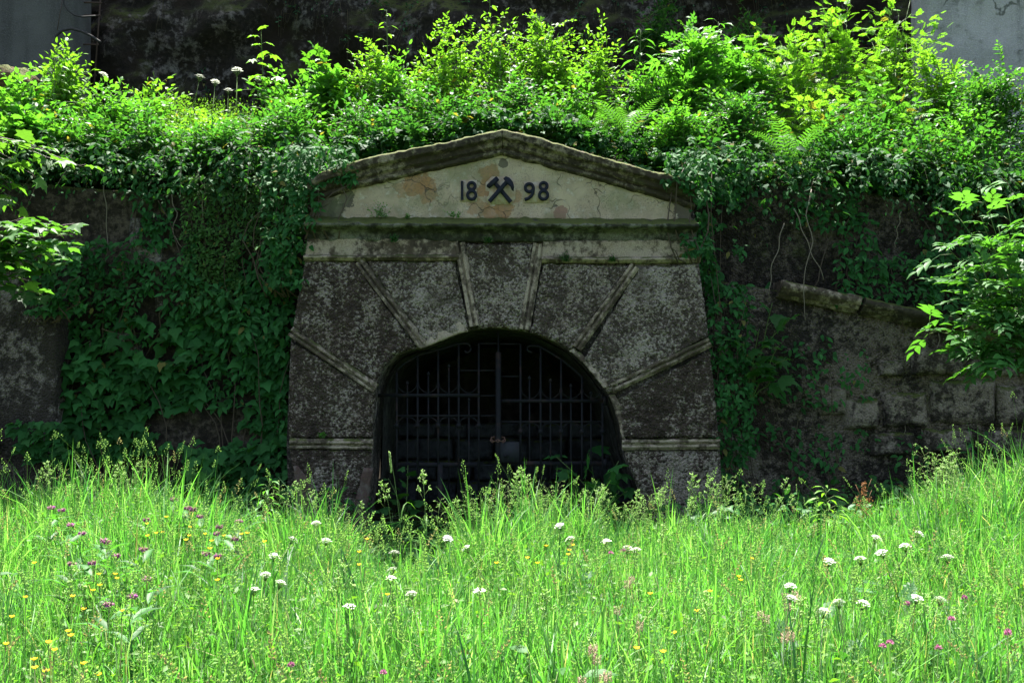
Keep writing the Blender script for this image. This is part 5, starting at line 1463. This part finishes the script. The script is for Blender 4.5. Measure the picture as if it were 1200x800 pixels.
for (x0, x1), (y0, y1), n, Y, kinds, lab, grp in zones:
    for k in range(n):
        kd, H = SEED[kinds[k % len(kinds)]]
        plant(kd, rsS.uniform(x0, x1), y0 + (y1 - y0) * rsS.rand() ** .8, Y + rsS.uniform(-.5, .5), lab, grp, H, rsS)
plant(SEED[3][0], 463, 530, -2.3, 'single tall seeding stalk rising alone before the left gate leaf', 'lone stalk', .9, rsS)

ORD = 'first second third fourth fifth sixth seventh eighth ninth tenth eleventh twelfth thirteenth fourteenth fifteenth sixteenth seventeenth eighteenth nineteenth twentieth twenty-first twenty-second twenty-third twenty-fourth'.split()
def place_all(kind, H, spots, rs, lab, grp, Yf):
    spots = sorted(spots)
    for i, s in enumerate(spots):
        where = 'leftmost' if i == 0 else ('rightmost' if i == len(spots) - 1 else ORD[i] + ' from the left')
        noun, place = lab.split(' | ')
        plant(kind, s[0], s[1], Yf(s[1]), '%s %s, %s' % (noun, place, where), grp, H, rs)
def Ym(py):
    """depth in the meadow for a flower head at this picture height"""
    return float(np.interp(py, [560, 600, 640, 680, 720, 760, 800], [-2.6, -3.6, -5.1, -6.0, -6.7, -7.2, -7.6]))
place_all(UMB, Hu, [(525, 629), (545, 640), (462, 645), (458, 665), (458, 675), (482, 693)], rsF, 'white umbel flower | by the dark hollow in front of the gate', 'white umbels before the gate', Ym)
place_all(UMB, Hu, [(370, 611), (345, 630), (383, 631), (322, 649), (312, 671), (330, 680), (298, 688), (410, 708)], rsF, 'white umbel flower | in the grass before the left pillar', 'white umbels before the left pillar', Ym)
place_all(UMB, Hu, [(655, 614), (667, 629), (735, 640), (745, 642), (710, 632), (562, 690)], rsF, 'white umbel flower | in the grass before the right pillar', 'white umbels before the right pillar', Ym)
place_all(UMB, Hu, [(1078, 623), (1110, 650), (1028, 628), (1032, 645), (1060, 637), (1008, 652), (1104, 700), (965, 713), (983, 702), (1012, 704), (1075, 698), (972, 655), (926, 684), (928, 698)], rsF, 'white umbel flower | in the meadow on the right', 'white umbels on the right', Ym)
def simple_flower(rs, kind):
    H = .5; st, fl = Acc(), Acc(); tube(st, [(0, 0, 0), (.015, 0, H * .5), (0, 0, H)], .002, .0014, 4, GSTEM); c = np.array([0, 0, H])
    if kind == 'buttercup':
        for k in range(5):
            a = k * 1.257; leaves(fl, T([(0, 0, 0), (-.5, .6, .2), (0, .6, .1), (.5, .6, .2), (0, 1, .4)], [(0, 2, 1), (0, 3, 2), (1, 2, 4), (2, 3, 4)]), c[None], np.array([[math.cos(a), math.sin(a), .25]]), np.array([[0, 0, 1.0]]), .014, np.array([(.75, .52, .02)]))
    elif kind == 'clover':
        n = 50; d = norm(rs.normal(0, 1, (n, 3))); d[:, 2] = np.abs(d[:, 2]) * 1.1 - .2
        leaves(fl, SMALL, c + d * .004, d, rs.normal(0, 1, (n, 3)), .011, np.repeat([(.45, .17, .29)], n, 0) * rs.uniform(.7, 1.2, (n, 1)))
    elif kind == 'knapweed':
        n = 60; d = norm(rs.normal(0, 1, (n, 3))); d[:, 2] = d[:, 2] * .7 - .2
        leaves(fl, SMALL, c + d * .006 + [0, 0, -.01], d, rs.normal(0, 1, (n, 3)), rs.uniform(.011, .021, n), np.where(rs.rand(n, 1) < .45, [(.30, .07, .26)], [(.30, .20, .17)]) * rs.uniform(.7, 1.2, (n, 1)))
        lf = Acc(); m = 9; z = rs.uniform(.1, .44, m); an = rs.uniform(0, 6.28, m)
        leaves(lf, LANCE, np.stack([0 * z, 0 * z, z], 1), np.stack([np.cos(an), np.sin(an), .5 + 0 * an], 1), np.stack([0 * z, 0 * z, 1 + 0 * z], 1), .15, tint((.040, .135, .03), m)) 
        return H, (st.mesh('stem', M['stem']), fl.mesh('flower_head', M['petal']), lf.mesh('foliage', M['leaf']))
    elif kind == 'plantain':
        n = 60; f = np.arange(n) / n; an = np.arange(n) * 2.4; p = c + np.stack([.008 * np.cos(an), .008 * np.sin(an), (f - 1) * .035], 1)
        leaves(fl, SMALL, p, np.stack([np.cos(an), np.sin(an), .4 + 0 * an], 1), rs.normal(0, 1, (n, 3)), .009, np.repeat([(.34, .24, .17)], n, 0) * rs.uniform(.7, 1.2, (n, 1)))
    return H, (st.mesh('stem', M['stem']), fl.mesh('flower_head', M['petal']))
def kind_of(name, cat, k):
    H, ms = simple_flower(rsF, k); return flower_kind(name, cat, ms, ('stem', 'flower_head', 'foliage')[:len(ms)]), H
BUT, Hb = kind_of('buttercup', 'flower', 'buttercup'); KNA, Hk = kind_of('comfrey_flower', 'flower', 'knapweed'); CLO, Hc = kind_of('clover_flower', 'flower', 'clover'); PLA, Hp = kind_of('brown_seed_head', 'seed head', 'plantain')
place_all(BUT, Hb, [(172, 614), (173, 628), (183, 625), (190, 624), (223, 618), (222, 628), (218, 633), (240, 626), (248, 634), (262, 628), (283, 626), (290, 625), (310, 635), (246, 643), (255, 655), (255, 680), (40, 660), (195, 606)], rsF, 'yellow buttercup | among the purple flowers on the left', 'buttercups at the left', lambda y: Ym(y) - .1)
place_all(BUT, Hb, [(116, 673), (135, 673), (137, 678), (117, 686), (109, 692), (85, 699), (98, 714), (80, 740), (83, 745), (57, 753), (64, 762), (40, 773), (54, 787), (41, 783), (98, 778), (115, 791), (7, 755), (14, 723), (143, 716), (30, 700)], rsF, 'yellow buttercup | in the low grass at the lower left', 'buttercups at the lower left', Ym)
place_all(BUT, Hb, [(430, 632), (421, 647), (421, 662), (618, 654), (666, 650), (667, 645), (671, 639), (630, 660), (454, 697), (582, 660), (640, 640)], rsF, 'yellow buttercup | in the middle of the meadow before the gate', 'buttercups in the middle', Ym)
place_all(BUT, Hb, [(762, 696), (777, 764), (746, 760), (868, 680), (866, 676), (832, 693), (882, 655), (817, 716), (790, 742)], rsF, 'yellow buttercup | in the grass on the right half', 'buttercups on the right', Ym)
place_all(KNA, Hk, [(60, 592), (72, 595), (83, 612), (96, 622), (203, 582), (220, 592), (226, 594), (235, 602), (257, 614), (280, 608), (275, 628), (126, 632), (122, 630), (108, 656), (85, 657), (168, 640), (172, 675), (155, 695), (242, 645), (255, 648), (128, 704), (136, 648), (254, 622), (172, 606)], rsF, 'purple drooping flower head | in the tall patch on the left', 'purple flowers on the left', lambda y: Ym(y) - .05)
place_all(CLO, Hc, [(1115, 725), (1100, 759), (1181, 740), (1034, 757), (1043, 753), (1130, 700), (1063, 707), (1181, 742)], rsF, 'pink clover head | in the grass at the lower right', 'pink clover at the lower right', Ym)
place_all(CLO, Hc, [(449, 788), (716, 648), (730, 645), (341, 779)], rsF, 'pink clover head | in the middle of the meadow', 'pink clover in the middle', Ym)
place_all(PLA, Hp, [(735, 680), (740, 675), (723, 710), (750, 728), (694, 757), (700, 767), (682, 793), (707, 790), (696, 755), (712, 786)], rsF, 'brownish seed head | in the grass below the right gate leaf', 'brown seed heads in the middle', Ym)
place_all(PLA, Hp, [(920, 695), (932, 692), (935, 697), (923, 706), (892, 716), (898, 720), (920, 742), (927, 740)], rsF, 'brownish seed head | in the grass right of the middle', 'brown seed heads on the right', Ym)

# rusty dock spike and the pale lance-leaved plant before the wing wall
def dock():
    rs = np.random.RandomState(8); tp = P(1012, 565, -2.0); b = np.array([tp[0], tp[1], float(ground_z(tp[0], tp[1]))]); H = tp[2] - b[2]
    t = thing('dock_plant', 'rusty brown dock spike standing before the right wing wall', 'plant', b)
    s = Acc(); tube(s, [b, b + [0, 0, H * .5], tp], .006, .003, 5, (.2, .1, .04)); n = 220
    f = rs.rand(n); an = rs.uniform(0, 6.28, n); r = .012 + .03 * f * rs.rand(n)
    for k in range(4):
        z = H * (.55 + .08 * k); tube(s, [b + [0, 0, z], b + [.07 * (1 if k % 2 else -1), 0, z + .16]], .003, .002, 3, (.2, .1, .04))
    p = np.stack([tp[0] + r * np.cos(an) + np.where(f > .4, rs.choice([-.05, 0, .05], n), 0), tp[1] + r * np.sin(an), tp[2] - f * H * .5], 1)
    h = Acc(); leaves(h, SMALL, p, rs.normal(0, 1, (n, 3)), rs.normal(0, 1, (n, 3)), .02, np.repeat([(.26, .12, .045)], n, 0) * rs.uniform(.7, 1.3, (n, 1)))
    s.build('stem', M['stem'], t); h.build('seed_head', M['petal'], t)
dock()
sapling('loosestrife', 'pale green lance-leaved plant standing up before the right wing wall', 'plant', 972, 660, 572, -2.2, LANCE, .17, YG, 24, -4, 88)
sapling('loosestrife', 'pale leafy plant with a white bud before the left foot of the portal', 'plant', 314, 640, 566, -2.2, LANCE, .15, LT, 20, 2, 89)
def broad(label, px, py, Y, n, size, seed):
    rs = np.random.RandomState(seed); p = P(px, py, Y); b = np.array([p[0], p[1], float(ground_z(p[0], p[1]))]); t = thing('broad_leaved_plant', label, 'plant', b)
    lm = Acc(); leaves(lm, OVATE, np.zeros((1, 3)), np.array([[0, 1.0, 0]]), np.array([[0, 0, 1.0]]), 1.0, np.array([(.045, .135, .035)])); me = lm.mesh('leaf', M['leaf']); st = Acc()
    for k in range(n):
        an = k * 2.4; q = np.array([b[0] + rs.normal(0, .09), b[1] + rs.normal(0, .09), p[2] + rs.normal(-.03, .05)]); tube(st, [b, (b + q) / 2 + [0, 0, .05], q], .003, .002, 4, GSTEM)
        place_leaf(me, t, b, q, np.array([math.cos(an), math.sin(an), .15]), np.array([rs.normal(0, .3), -.2, 1.0]), size * rs.uniform(.7, 1.2))
    st.build('stem', M['stem'], t)
broad('pale broad-leaved plant at the left edge of the meadow', 12, 685, -4.6, 12, .13, 1)
broad('broad leaves under the purple flowers on the left', 110, 650, -3.4, 12, .12, 2)
broad('large grey-green leaf rosette at the bottom edge below the gate', 632, 788, -7.0, 5, .12, 3)
broad('broad leaves among the buttercups right of the purple flowers', 205, 625, -2.9, 14, .14, 4)
